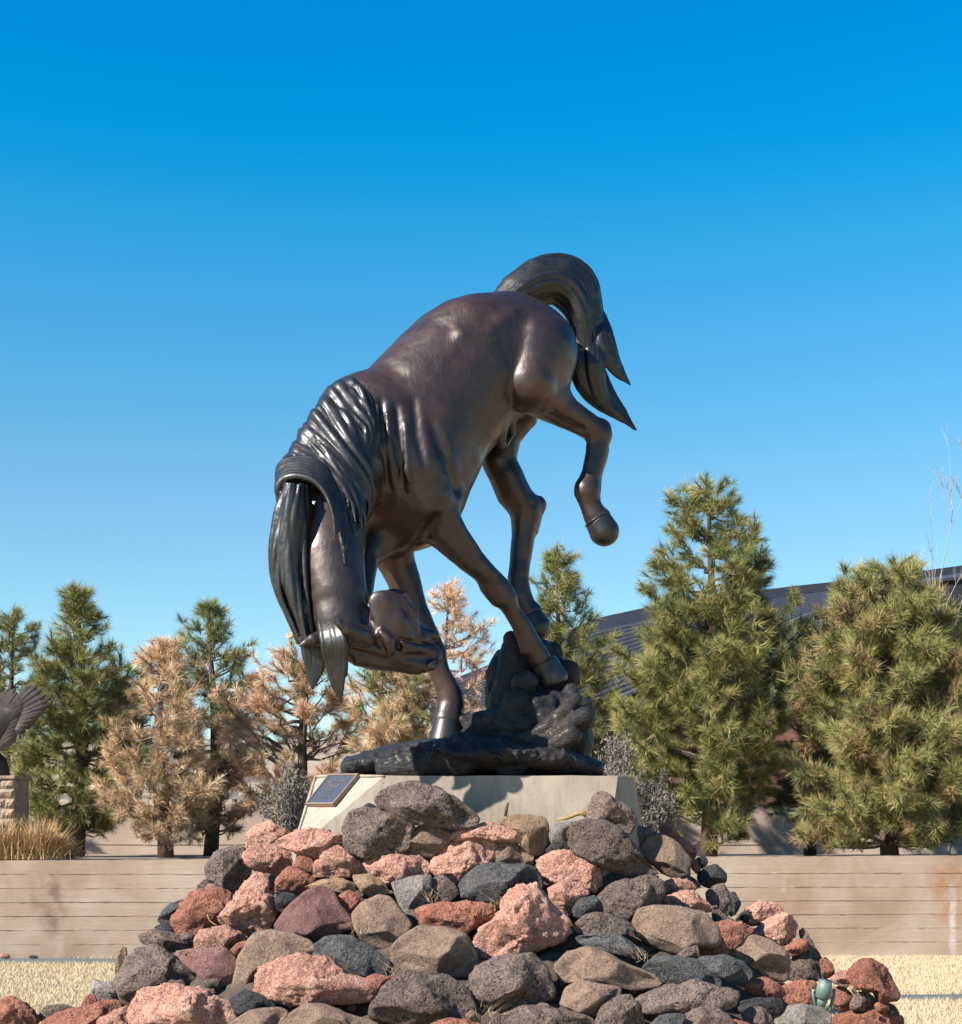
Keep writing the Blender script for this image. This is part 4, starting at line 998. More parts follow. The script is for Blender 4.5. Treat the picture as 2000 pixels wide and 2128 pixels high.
('B','M',[(1180,1575),(1240,1480),(1380,1358),(1520,1400),(1640,1380),(1780,1480),(1832,1590),(1800,1695),(1600,1725),(1250,1705),(1190,1655)],'massive dark mauve boulder at the lower centre',dict(dz=-.04)),
('C','M',[(905,1065),(980,1008),(1070,988),(1170,1010),(1262,1040),(1308,1100),(1230,1135),(1000,1125),(920,1110)],'flattened mauve pink stone right of the heart shaped boulder',dict(dz=.0)),
('C','B',[(1288,1040),(1330,948),(1430,938),(1600,958),(1760,988),(1832,1070),(1855,1170),(1825,1222),(1700,1212),(1580,1253),(1450,1215),(1320,1135)],'big smooth brown block with a flat top on the right side',dict(dz=-.05)),
('C','G',[(918,1140),(1050,1123),(1200,1130),(1290,1190),(1388,1250),(1340,1302),(1180,1255),(1010,1220),(950,1185)],'dark bluish slab under the flattened mauve pink stone',{}),
('C','B',[(772,1330),(860,1238),(1000,1208),(1120,1250),(1280,1330),(1420,1390),(1488,1462),(1300,1483),(1080,1445),(930,1435),(850,1445),(798,1395)],'long grey brown boulder with a crack, tapering to the right',dict(dz=-.03)),
('C','G',[(1340,1350),(1440,1278),(1560,1270),(1700,1290),(1800,1380),(1867,1430),(1867,1475),(1700,1445),(1530,1445),(1440,1410)],'jagged dark grey lava rock below the big smooth brown block',{}),
('D','G',[(370,1010),(430,982),(560,978),(650,1010),(722,1070),(705,1122),(600,1115),(500,1095),(420,1065)],'oval dark lava rock lying over the jagged grey one on the right',dict(dz=-.05)),
('C','M',[(248,1410),(290,1335),(400,1290),(650,1258),(722,1340),(785,1450),(792,1560),(685,1592),(490,1642),(330,1595),(268,1512)],'big pitted mauve boulder under the heart shaped pink boulder',dict(dz=-.04)),
('C','B',[(825,1582),(865,1470),(930,1428),(1100,1450),(1215,1468),(1220,1535),(1130,1600),(1065,1662),(930,1625)],'five sided smooth brown stone right of the big pitted mauve boulder',{}),
('C','M',[(1060,1690),(1100,1590),(1200,1520),(1270,1508),(1340,1600),(1368,1720),(1200,1770),(1065,1750)],'upright mauve brown stone at the bottom edge right of the five sided stone',{}),
('D','M',[(30,1225),(190,1158),(380,1118),(560,1158),(628,1200),(595,1262),(480,1292),(250,1293),(110,1305),(60,1270)],'long mauve slab lying flat at the lower right',dict(dz=-.04)),
('C','M',[(330,1705),(480,1620),(640,1600),(850,1620),(1000,1660),(1075,1705),(1070,1785),(330,1785)],'broad reddish brown rock cut by the bottom edge in the middle',dict(dz=.02)),
('C','O',[(215,1650),(255,1618),(305,1655),(310,1695),(230,1695)],'small light pinkish pebble beside the massive mauve boulder at the bottom',dict(dz=-.04)),
('C','R',[(-10,1705),(100,1672),(300,1690),(330,1760),(0,1785)],'flat reddish rock at the bottom edge beneath the pinkish pebble',{}),
('B','B',[(575,1710),(640,1620),(750,1578),(860,1578),(1000,1640),(1180,1680),(1240,1765),(600,1785)],'broad grey brown rock cut by the bottom edge under the long pink boulder',{}),
('B','B',[(240,1700),(380,1620),(560,1598),(618,1620),(600,1700),(520,1765),(245,1765)],'grey tan rock at the bottom edge beside the black pitted rock',{}),
('B','K',[(248,1545),(330,1486),(430,1510),(535,1580),(505,1612),(350,1645),(275,1640)],'black pitted rock in the lower left between pink boulders',dict(dz=.02)),
('A','P',[(742,1240),(790,1178),(940,1148),(1080,1170),(1180,1210),(1260,1220),(1312,1285),(1292,1345),(1280,1405),(750,1405),(738,1310)],'huge pink boulder at the lower left cut by the bottom edge',dict(dz=-.03)),
('A','M',[(648,1110),(690,1000),(720,920),(850,908),(950,980),(1060,1080),(1168,1150),(1160,1185),(1080,1180),(940,1155),(800,1180),(745,1290),(690,1215)],'large dark brown angular boulder at the left edge of the pile',dict(dz=.0)),
('A','M',[(768,865),(850,833),(950,850),(1040,890),(1088,940),(980,965),(900,935),(780,910)],'rough mauve rock on top of the large dark brown angular boulder',dict(dz=.04)),
('A','V',[(975,962),(1090,945),(1250,933),(1322,1000),(1295,1120),(1200,1155),(1150,1110),(1060,1045)],'flat faced reddish tan rock right of the large dark brown angular boulder',dict(dz=.0)),
('A','O',[(640,1065),(655,965),(680,930),(702,940),(698,1010),(672,1085),(645,1090)],'small upright tan stone at the far left edge of the pile',dict(dz=.05)),
('A','W',[(508,1100),(560,1128),(610,1120),(655,1095),(668,1190),(695,1232),(600,1228),(520,1218),(503,1190)],'whitish grey broken stone at the left foot of the pile',dict(dz=.05)),
('A','R',[(445,1275),(480,1200),(515,1195),(540,1240),(505,1285)],'small reddish stone left of the whitish broken stone',dict(dz=.0)),
('A','R',[(230,1345),(340,1288),(500,1258),(560,1228),(650,1232),(692,1262),(620,1320),(560,1405),(240,1405)],'long red rock lying low at the left foot of the pile',dict(dz=.0)),
('A','P',[(553,1335),(640,1278),(700,1260),(745,1300),(742,1405),(555,1405)],'pink rock at the bottom edge between the long red rock and the huge pink boulder',dict(dz=-.03)),
('A','R',[(-25,1290),(0,1228),(60,1208),(120,1235),(180,1288),(208,1335),(150,1405),(-30,1405)],'red rock in the bottom left corner of the view',dict(dz=.0)),
('A','M',[(212,1325),(250,1260),(340,1248),(410,1265),(428,1292),(350,1315),(260,1345)],'low brown rock right of the corner red rock',dict(dz=.05)),
# right side
('D','R',[(358,450),(390,443),(418,490),(402,525),(370,495)],'tiny dark red stone at the upper right edge below the slanting board like rock',dict(dz=.03)),
('D','K',[(395,440),(440,422),(458,455),(432,495),(408,485)],'tiny black stone against the wall at the upper right edge',dict(dz=.05)),
('D','M',[(345,520),(390,560),(425,592),(392,605),(350,575)],'dark little stone under the rounded tan and grey boulder',dict(dz=.02)),
('D','K',[(398,530),(440,482),(510,478),(557,520),(548,572),(480,602),(418,582)],'clinkery black lava rock at the upper right edge',dict(dz=.0)),
('D','M',[(448,635),(490,588),(550,583),(578,640),(582,720),(560,775),(500,755),(460,695)],'rough mauve rock below the clinkery black lava rock',dict(dz=.0)),
('D','G',[(562,630),(610,628),(642,690),(612,742),(580,762),(575,700)],'smooth grey stone at the right edge beside the rough mauve rock',dict(dz=.03)),
('D','M',[(480,735),(520,720),(560,760),(620,790),(560,800),(490,790)],'dark stone in the gap below the rough mauve rock',dict(dz=.05)),
('D','P',[(640,765),(680,718),(740,680),(820,683),(872,730),(810,790),(700,815)],'orange pink rock with a smooth top on the right shoulder',dict(dz=.05)),
('D','K',[(612,780),(650,740),(690,720),(680,790),(640,810)],'small dark stone behind the orange pink rock with the smooth top',dict(dz=.08)),
('D','P',[(712,855),(760,790),(850,748),(920,753),(958,800),(952,872),(862,922),(800,885)],'rough orange pink rock below the smooth topped one',dict(dz=.0)),
('D','R',[(493,800),(560,778),(640,793),(712,832),(655,890),(605,932),(570,985),(540,890)],'bright rust coloured rock right of the big smooth brown block',dict(dz=.0)),
('D','R',[(395,935),(430,870),(510,840),(548,905),(572,965),(550,985),(430,978)],'shadowed dark red rock beneath the big smooth brown block',dict(dz=.06)),
('D','M',[(288,975),(340,938),(402,918),(412,990),(300,990)],'little triangular stone under the big smooth brown block',dict(dz=.0)),
('D','R',[(868,932),(960,888),(1012,893),(1015,942),(920,983),(888,965)],'small flat red brick like stone on the right edge',dict(dz=.0)),
('D','B',[(598,972),(640,890),(700,848),(800,878),(872,930),(917,1000),(907,1100),(880,1122),(780,1092),(695,1042)],'big brown boulder with a dark right face on the right side',dict(dz=-.04)),
('D','M',[(908,1035),(930,978),(1000,958),(1070,1010),(1112,1060),(1090,1112),(970,1115),(905,1105)],'rough dark mauve rock right of the big dark faced brown boulder',dict(dz=.0)),
('D','L',[(958,835),(990,813),(1015,870),(1052,930),(1092,990),(1070,1015),(1012,965),(980,895)],'narrow streaked slab sloping down the right edge of the pile',dict(dz=.08)),
('D','R',[(1075,1010),(1110,983),(1152,1030),(1158,1080),(1110,1112),(1078,1065)],'small orange red stone at the lower end of the narrow streaked slab',dict(dz=.05)),
('D','R',[(1238,1055),(1300,1008),(1370,998),(1442,1040),(1492,1130),(1527,1190),(1512,1227),(1402,1232),(1382,1175),(1280,1155),(1238,1105)],'big rough red pink rock standing alone at the right foot of the pile',dict(dz=.0)),
('D','P',[(1128,1112),(1190,1063),(1242,1070),(1262,1120),(1232,1155),(1160,1135)],'pink stone left of the big lone red pink rock',dict(dz=.02)),
('D','R',[(878,1150),(950,1118),(1050,1123),(1066,1200),(1045,1255),(930,1255),(888,1212)],'shaded red rock behind the green spotlight',dict(dz=.08)),
('D','R',[(660,1140),(700,1125),(780,1098),(862,1140),(888,1190),(862,1218),(740,1205),(680,1175)],'dark red rock under the big dark faced brown boulder',dict(dz=.03)),
('D','R',[(1148,1150),(1222,1148),(1268,1200),(1258,1262),(1190,1288),(1148,1240)],'rounded brownish red stone right of the green spotlight',dict(dz=.04)),
('D','M',[(1250,1232),(1290,1178),(1340,1178),(1388,1230),(1382,1278),(1290,1283),(1253,1272)],'mauve stone in front of the big lone red pink rock',dict(dz=.0)),
('D','R',[(1383,1250),(1420,1228),(1462,1250),(1462,1285),(1400,1285)],'tiny orange red stone right of the mauve stone at the right foot',dict(dz=.0)),
('D','G',[(1430,1232),(1490,1255),(1525,1302),(1500,1318),(1450,1275)],'small grey stone at the far right foot',dict(dz=.03)),
('D','R',[(1138,1312),(1250,1288),(1400,1273),(1482,1268),(1532,1320),(1555,1405),(1140,1405)],'wide red rock cut by the bottom edge at the right foot',dict(dz=.0)),
('D','W',[(833,1292),(870,1263),(960,1250),(1080,1263),(1142,1300),(1132,1352),(1050,1385),(900,1385),(838,1355)],'rounded light grey stone with white lichen in front of the green spotlight',dict(dz=-.02)),
('D','M',[(648,1302),(700,1263),(760,1268),(812,1310),(832,1372),(740,1392),(668,1352)],'brown rock left of the rounded light grey stone',dict(dz=.0)),
('D','K',[(590,1245),(700,1220),(850,1213),(888,1250),(852,1302),(760,1285),(640,1295)],'dark shadowed rock behind the brown rock near the bottom',dict(dz=.08)),
('D','G',[(125,1365),(200,1308),(300,1298),(335,1312),(290,1405),(130,1405)],'smooth bluish grey rock at the bottom edge',dict(dz=.0)),
('D','L',[(272,1345),(360,1290),(470,1253),(540,1288),(602,1340),(645,1405),(270,1405)],'reddish rock with white crust at the bottom edge right of the bluish grey rock',dict(dz=-.02)),
('D','R',[(600,1330),(660,1345),(740,1385),(700,1405),(620,1405)],'small red rock at the bottom edge beside the white crusted rock',dict(dz=.0)),
]
for (tl, ty, pts, lab, kw) in RK: rock(tl, ty, pts, lab, **kw)
for (tl, ty, pts, lab, dd) in [('A','P',[(-5,975),(20,962),(50,968),(58,990),(0,990)],'small far pink stone at the foot of the wall on the left',18.55), ('A','K',[(152,990),(175,976),(205,980),(215,992)],'small far dark stone at the foot of the wall on the left',18.55)]:
    o = rock(tl, ty, pts, lab, depth=dd, group='stones at the foot of the wall')
# small rubble between the big rocks
rr_ = np.random.default_rng(77); V3, F3 = ICO[3]; VV = []; FF_ = []; nb_ = 0
for i in range(130):
    px = rr_.uniform(260, 1700); py = rr_.uniform(1700, 2128); d = mound_depth(px, py)+.17; r_ = rr_.uniform(.015, .05)
    x_, z_ = (px-CX)/F*d, CZ+(HY-py)/F*d
    if z_-moundz(x_, d) > -.03: continue
    q = V3*np.array([1, .8, .7])*r_; q = q+V3*(fbm(V3*1.7+i, i, 2)*.25*r_)[:, None]; VV.append(q+P(px, py, d)); FF_.append(F3+nb_); nb_ += len(V3)
tag(mesh_obj('rubble', np.concatenate(VV), np.concatenate(FF_), MR['M'], smooth=True), 'small stones and gravel caught in the gaps between the big rocks', 'rubble', kind='stuff')
# dry straw caught between the rocks
pos = []
for (px, py) in ((900, 1872), (1040, 1885), (745, 1935), (735, 2150), (1330, 1990), (440, 1960), (1010, 2110), (820, 2020), (1010, 1900)):
    d = mound_depth(px, py)-.02
    for _ in range(34): pos.append(P(px+rr_.normal(0, 11), py+rr_.normal(0, 6), d+rr_.normal(0, .03)))
pos = np.array(pos); V, Fc, col = blades(pos, .055, .0035, 3.0, (.33, .25, .15), (.19, .13, .08), rr_)
tag(mesh_obj('dry_straw', V, Fc, M_BLADE, col=col), 'wisps of dry straw caught in the gaps of the rock pile', 'straw', kind='stuff')
# ================= trees =================
M_BARK = mat_simple('pine_bark', (.11, .075, .055), .95, 0, .4, 9, 1.0, .1)
M_TWIG = mat_simple('pine_twig', (.20, .15, .12), .9, 0, .3, 20, .3, .1)
GREEN = [(.31, .295, .095), (.23, .245, .075), (.40, .355, .13), (.165, .20, .068)]
BLUEG = [(.20, .24, .115), (.165, .205, .095), (.27, .29, .14)]
BROWN = [(.80, .56, .34), (.70, .47, .27), (.90, .68, .45), (.58, .38, .21)]
PINK = [(.84, .52, .34), (.74, .44, .28), (.90, .60, .42)]
def tuft_template(n, rs):
    # needles springing from a short shoot along +z
    V = np.empty((n, 3, 3)); 
    a = rs.random(n)*2*math.pi; el = rs.uniform(.05, 1.3, n)**1.1; z0 = rs.uniform(-.6, .3, n)
    dirv = np.stack([np.cos(a)*np.sin(el), np.sin(a)*np.sin(el), np.cos(el)], 1)
    side = np.cross(dirv, rs.normal(size=(n, 3))); side /= np.linalg.norm(side, axis=1)[:, None]
    ln = rs.uniform(.75, 1.1, n)
    base = np.stack([np.zeros(n), np.zeros(n), z0], 1)
    V[:, 0] = base-side*.018; V[:, 1] = base+side*.018; V[:, 2] = base+dirv*ln[:, None]
    return V
TT = [tuft_template(56, np.random.default_rng(s)) for s in range(8)]
def pine(name, label, xpx, d, toppy, prof, trunk_base_z=GS-.05, pal=GREEN, pal2=None, p2=0.0, ntw=1.0, nl=.155, nbr=80, tr=.085, open_=.0, seed=1, bot=None, group='pines along the terrace', up=.55, shade=None, gappy=.6):
    # prof: list of (py, left half width px, right half width px), from top to bottom
    rs = np.random.default_rng(seed); m = d/F; pal = [al(q_, .70) for q_ in pal]; pal2 = [al(q_, .70) for q_ in pal2] if pal2 else None
    root = empty(name, PZ(xpx, d, trunk_base_z)); tag(root, label, 'tree', group)
    base = np.array(root.location); zt = P(0, toppy, d)[2]; 
    pys = [p[0] for p in prof]; zs = np.array([P(0, p, d)[2] for p in pys]); wl = np.array([p[1] for p in prof])*m; wr = np.array([p[2] for p in prof])*m
    o_ = np.argsort(zs); zs, wl, wr = zs[o_], wl[o_], wr[o_]
    nT = 14; tp = []; tr_ = []
    for i in range(nT):
        t = i/(nT-1); tp.append(base+np.array([.05*math.sin(t*5+seed), .04*math.cos(t*4+seed), t*(zt-base[2]-.05)])); tr_.append(tr*(1-t)**.8+.008)
    MB().tube(tp, tr_, 9).build('trunk', M_BARK, root, True)
    lim = MB(); TP = []; TD = []
    zlo = zs[0]
    for i in range(int(nbr*1.15)):
        t = ((i+rs.random())/(nbr*1.15))**.9; z = zlo+(zt-zlo)*t
        az = i*2.39996+rs.normal(0, .3)
        WL, WR = np.interp(z, zs, wl), np.interp(z, zs, wr)
        Wd = (WL+WR)/2+(WR-WL)/2*math.cos(az)*abs(math.cos(az))
        if abs(math.cos(az)) < .5: Wd = min(WL+WR, 2*max(WL, WR))/2*.9
        gap_ = float(vnoise(np.array([[math.cos(az)*1.3+seed, math.sin(az)*1.3, z*1.9]]), seed+3)[0])
        if gap_ < -.38-.3*(1-gappy): continue
        Lb = Wd*(.93+.20*gap_)*rs.uniform(.74, 1.14)
        rise = up*Lb*rs.uniform(.15, 1.5)*(.5+t); az += rs.normal(0, .25)
        st = np.array([np.interp(z-rise*.55, [p[2] for p in tp], [p[0] for p in tp]), np.interp(z-rise*.55, [p[2] for p in tp], [p[1] for p in tp]), max(z-rise*.6, base[2]+.25)])
        dr = np.array([math.cos(az), math.sin(az), 0]); nseg = 6; pts_ = []
        for k in range(nseg):
            s_ = k/(nseg-1); pts_.append(st+dr*Lb*s_+np.array([0, 0, rise*s_**1.4-(.10*Lb*math.sin(s_*math.pi)) ])+rs.normal(0, .035, 3)*(k > 0))
        pts_ = np.array(pts_); lim.tube(pts_, np.linspace(.028*min(1.3, Lb)+.006, .005, nseg), 4, False)
        nt_ = max(4, int(Lb*13*ntw*(.8+.4*rs.random())))
        for k in range(nt_):
            s_ = rs.uniform(.22+open_, 1.0) if k else 1.0
            s_ = s_**.75
            f_ = s_*(nseg-1); j = min(int(f_), nseg-2); p0 = pts_[j]+(pts_[j+1]-pts_[j])*(f_-j)
            tl = rs.uniform(.10, .30)*(1.15-.5*s_)*min(1, .4+Lb)
            sd_ = dr*rs.uniform(.1, .9)+np.array([-dr[1], dr[0], 0])*rs.uniform(-1, 1)+np.array([0, 0, rs.uniform(-.15, .9)]); sd_ /= np.linalg.norm(sd_)
            p1 = p0+sd_*tl
            if tl > .12: lim.tube([p0, (p0+p1)/2+rs.normal(0, .01, 3), p1], [.006, .005, .004], 3, False)
            TP.append(p1); TD.append(sd_)
            if tl > .12: TP.append(p0+sd_*tl*.45+rs.normal(0, .02, 3)); TD.append(sd_+rs.normal(0, .35, 3))
            if rs.random() < .5: TP.append(p1+rs.normal(0, .05, 3)); TD.append(sd_+rs.normal(0, .5, 3)+[0, 0, .3])
    for k in range(7):
        TP.append(tp[-1]+np.array([0, 0, .05-.06*k])+rs.normal(0, .02, 3)); TD.append(np.array([rs.normal(0, .3), rs.normal(0, .3), 1.]))
    lim.build('limbs', M_TWIG, root)
    TP = np.array(TP); TD = np.array(TD); TD /= np.linalg.norm(TD, axis=1)[:, None]; n_ = len(TP)
    cl = vnoise(TP*1.6, seed)+.5*vnoise(TP*4, seed+1)
    ux = np.cross(TD, np.tile([.2, .3, 1.], (n_, 1))); ux /= np.linalg.norm(ux, axis=1)[:, None]; uy = np.cross(TD, ux)
    Ms = np.stack([ux, uy, TD], 1)
    idx = rs.integers(0, len(TT), n_); T = np.stack(TT)[idx]   # n,30,3,3
    sc = nl*rs.uniform(.75, 1.25, n_)
    V = np.einsum('nabk,nkl->nabl', T, Ms)*sc[:, None, None, None]+TP[:, None, None, :]
    V += rs.normal(0, .004, V.shape)*0
    palA = np.array(pal); colr = palA[rs.integers(0, len(pal), n_)]
    if pal2 is not None:
        pb = np.array(pal2)[rs.integers(0, len(pal2), n_)]
        pp_ = p2(TP) if callable(p2) else p2
        sel = (cl*.35+rs.random(n_)) < pp_; colr = np.where(sel[:, None], pb, colr)
    colr = colr*(1+.16*np.clip(cl, -1, 1))[:, None]*rs.uniform(.85, 1.15, (n_, 1))
    nc = colr[:, None, None, :]*rs.uniform(.75, 1.3, (n_, T.shape[1], 1, 1))
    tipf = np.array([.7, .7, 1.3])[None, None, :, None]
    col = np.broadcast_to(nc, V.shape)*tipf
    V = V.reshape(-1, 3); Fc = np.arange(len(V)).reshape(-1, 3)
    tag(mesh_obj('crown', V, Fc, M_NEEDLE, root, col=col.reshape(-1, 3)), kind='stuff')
    return root
pine('pine_tree', 'far dark green pine cut by the left edge of the view', 20, 25.2, 1278, [(1278, 12, 12), (1320, 45, 45), (1400, 60, 70), (1550, 90, 60), (1730, 80, 60)], pal=GREEN, seed=3, nbr=60)
pine('pine_tree', 'tall full green pine between the eagle statue and the brown dead pine', 165, 22.6, 1228, [(1228, 8, 10), (1260, 22, 22), (1300, 45, 40), (1350, 70, 62), (1410, 112, 90), (1500, 140, 92), (1600, 140, 80), (1680, 125, 75), (1738, 80, 60)], pal=GREEN, seed=5, nbr=118, ntw=1.2, tr=.12)
pine('pine_tree', 'full dead pine with orange brown needles, second from the left behind the wall', 338, 21.9, 1336, [(1336, 8, 8), (1370, 28, 25), (1400, 52, 40), (1450, 100, 72), (1510, 118, 85), (1600, 130, 100), (1680, 120, 95), (1745, 70, 70)], pal=BROWN, pal2=GREEN, p2=.08, seed=8, nbr=105, ntw=.95, tr=.11)
pine('pine_tree', 'open dark green pine with browning lower limbs behind the two brown dead pines', 441, 23.6, 1263, [(1263, 8, 8), (1300, 28, 28), (1345, 62, 50), (1390, 68, 92), (1440, 62, 95), (1520, 90, 85), (1600, 110, 95), (1730, 90, 70)], pal=GREEN[1:]+BLUEG, pal2=BROWN, p2=lambda q: np.where(q[:, 2] < P(0, 1490, 23.6)[2], .75, .02), seed=12, nbr=95, tr=.11)
pine('pine_tree', 'forked dead brown pine below the horse head, its bare limbs showing', 636, 22.8, 1312, [(1312, 20, 10), (1350, 55, 30), (1400, 100, 55), (1450, 150, 75), (1520, 160, 100), (1600, 165, 100), (1690, 130, 80)], pal=BROWN+PINK, pal2=GREEN, p2=.05, seed=15, nbr=84, ntw=.85, open_=.2, tr=.10)
pine('pine_tree', 'sparse small dead pinkish pine seen between the horse head and its foreleg', 927, 23.2, 1218, [(1218, 10, 10), (1250, 35, 30), (1300, 60, 60), (1350, 55, 100), (1400, 90, 120), (1480, 110, 130), (1600, 110, 120)], pal=PINK+BROWN[:2], seed=21, nbr=58, ntw=.75, nl=.135, tr=.05, open_=.2)
pine('pine_tree', 'broad half dead brown green pine behind the bronze hoof', 832, 22.0, 1392, [(1392, 20, 20), (1420, 70, 60), (1470, 100, 90), (1540, 120, 110), (1620, 120, 110), (1700, 110, 100)], pal=BROWN, pal2=GREEN, p2=.33, seed=25, nbr=84, ntw=.95, tr=.08)
pine('pine_tree', 'narrow dark green pine right behind the bronze hind legs', 1163, 22.8, 1158, [(1158, 10, 10), (1190, 28, 30), (1240, 50, 50), (1290, 50, 80), (1340, 50, 92), (1400, 60, 95), (1500, 70, 95), (1640, 80, 80)], pal=GREEN, seed=31, nbr=88, tr=.09, up=.9)
pine('pine_tree', 'tallest green pine right of the horse with a lopsided top', 1478, 21.6, 1010, [(1010, 14, 14), (1035, 42, 50), (1080, 78, 78), (1120, 70, 92), (1170, 120, 95), (1210, 130, 105), (1260, 120, 150), (1330, 165, 150), (1400, 190, 150), (1480, 190, 150), (1560, 185, 130), (1650, 150, 110), (1745, 130, 100)], pal=GREEN, seed=37, nbr=150, ntw=1.12, tr=.12, nl=.165)
pine('pine_tree', 'bushy green pine with brownish tips at the right edge of the view', 1850, 20.9, 1180, [(1180, 20, 20), (1220, 85, 60), (1280, 135, 110), (1340, 150, 150), (1430, 170, 170), (1520, 190, 180), (1600, 205, 190), (1690, 220, 190), (1765, 190, 160)], pal=[(.36, .33, .115), (.27, .275, .09), (.46, .39, .16), (.20, .225, .08)], pal2=[(.50, .34, .17), (.42, .28, .13)], p2=.14, seed=41, nbr=165, ntw=1.15, tr=.12, nl=.175)
pine('pine_tree', 'bluish green pine half hidden between the tallest pine and the right edge pine', 1690, 23.2, 1300, [(1300, 20, 20), (1360, 60, 60), (1450, 90, 90), (1560, 100, 100), (1700, 100, 100)], pal=BLUEG, seed=43, nbr=75, tr=.09)
pine('pine_tree', 'low green pine far behind between the dead pines', 292, 27.5, 1392, [(1392, 10, 10), (1430, 40, 40), (1500, 60, 60), (1650, 70, 70)], pal=BLUEG, seed=47, nbr=40, tr=.08)

# bare pale tree on the right
M_WHITE = mat_simple('pale_bark', (.40, .35, .32), .8, 0, .15, 12, .3)
def bare_tree(xpx, d, seed, stems, label, topz=None):
    rs = np.random.default_rng(seed); root = empty('bare_tree', PZ(xpx, d, GS)); tag(root, label, 'tree', 'bare pale trees by the building')
    tw = MB(); m = d/F
    def grow(p, dr, ln, r, lev, mb):
        pts_ = [p]; q = p.copy(); n_ = 6; v_ = dr.copy()
        for k in range(n_): v_ = v_+rs.normal(0, .07, 3)+np.array([0, 0, .05]); v_ /= np.linalg.norm(v_); q = q+v_*ln/n_; pts_.append(q.copy())
        mb.tube(pts_, np.linspace(r, max(r*.3, .002), n_+1), 6 if lev < 2 else 3, False)
        if lev >= 3: return
        for k in range([9, 6, 4][lev]):
            i = rs.integers(1, n_+1); a = rs.random()*6.28; tilt = rs.uniform(.22, .55)
            nd = v_*math.cos(tilt)+np.array([math.cos(a), math.sin(a), .15])*math.sin(tilt); nd /= np.linalg.norm(nd)
            grow(pts_[i], nd, ln*rs.uniform(.25, .45)*(1-.3*i/n_), r*.42*(1-.5*i/n_)+.0015, lev+1, tw)
    tk = MB()
    for (dx, lean, ztp, r) in stems:
        b0 = np.array(root.location)+np.array([dx, 0, 0]); H = P(0, ztp, d)[2]-b0[2]
        grow(b0, np.array([lean, 0, 1.])/math.hypot(lean, 1), H*.93, r, 0, tk)
    tk.build('trunk', M_WHITE, root, True); tw.build('branches', M_WHITE, root)
bare_tree(1938, 26, 4, [(0, .03, 1045, .022)], 'bare pale birch like tree rising above the right edge pine')
bare_tree(1990, 24, 9, [(.05, .2, 1170, .014), (-.12, .28, 1200, .012)], 'lower bare pale tree with crossing stems at the right edge', )
# grey sagebrush
M_SAGE = vcol_mat('sage_leaf', .8, .1)
def sage(xpx, d, py0, py1, hw, seed, label):
    rs = np.random.default_rng(seed); z0, z1 = P(0, py1, d)[2], P(0, py0, d)[2]; m = d/F
    root = empty('sagebrush', PZ(xpx, d, z0)); tag(root, label, 'shrub', 'grey brush beside the plinth'); st_ = MB(); pos = []; dirs = []
    for i in range(26):
        a = rs.random()*6.28; rad = hw*m*rs.uniform(.1, 1); top = z0+(z1-z0)*rs.uniform(.55, 1)*(1-.35*rad/(hw*m)); pts_ = []
        for k in range(6):
            s_ = k/5; pts_.append(np.array([root.location[0]+math.cos(a)*rad*s_, d+math.sin(a)*rad*s_, z0+(top-z0)*s_])+rs.normal(0, .012, 3))
        st_.tube(pts_, np.linspace(.009, .003, 6), 4, False)
        for k in range(230):
            s_ = rs.uniform(.2, 1)*5; j = min(int(s_), 4); pos.append(pts_[j]+(pts_[j+1]-pts_[j])*(s_-j)+rs.normal(0, .028, 3))
    st_.build('stems', mat_sagestem, root)
    pos = np.array(pos); n_ = len(pos); V = np.empty((n_, 3, 3)); dv = rs.normal(size=(n_, 3))+[0, 0, 1.2]; dv /= np.linalg.norm(dv, axis=1)[:, None]
    sd_ = np.cross(dv, rs.normal(size=(n_, 3))); sd_ /= np.linalg.norm(sd_, axis=1)[:, None]
    V[:, 0] = pos-sd_*.005; V[:, 1] = pos+sd_*.005; V[:, 2] = pos+dv*.032
    c = np.array([(.20, .17, .15), (.135, .118, .108), (.16, .15, .12)])[rs.integers(0, 3, n_)]
    tag(mesh_obj('foliage', V.reshape(-1, 3), np.arange(3*n_).reshape(-1, 3), M_SAGE, root, col=np.repeat(c, 3, 0)), kind='stuff')
mat_sagestem = mat_simple('sage_stem', (.22, .19, .165), .9)
sage(600, 12.5, 1555, 1760, 62, 1, 'grey twiggy sagebrush left of the plinth')
sage(1285, 12.0, 1478, 1760, 62, 2, 'grey twiggy sagebrush standing tall behind the right end of the plinth')
sage(1362, 12.0, 1590, 1790, 50, 3, 'lower grey sagebrush further right of the plinth')
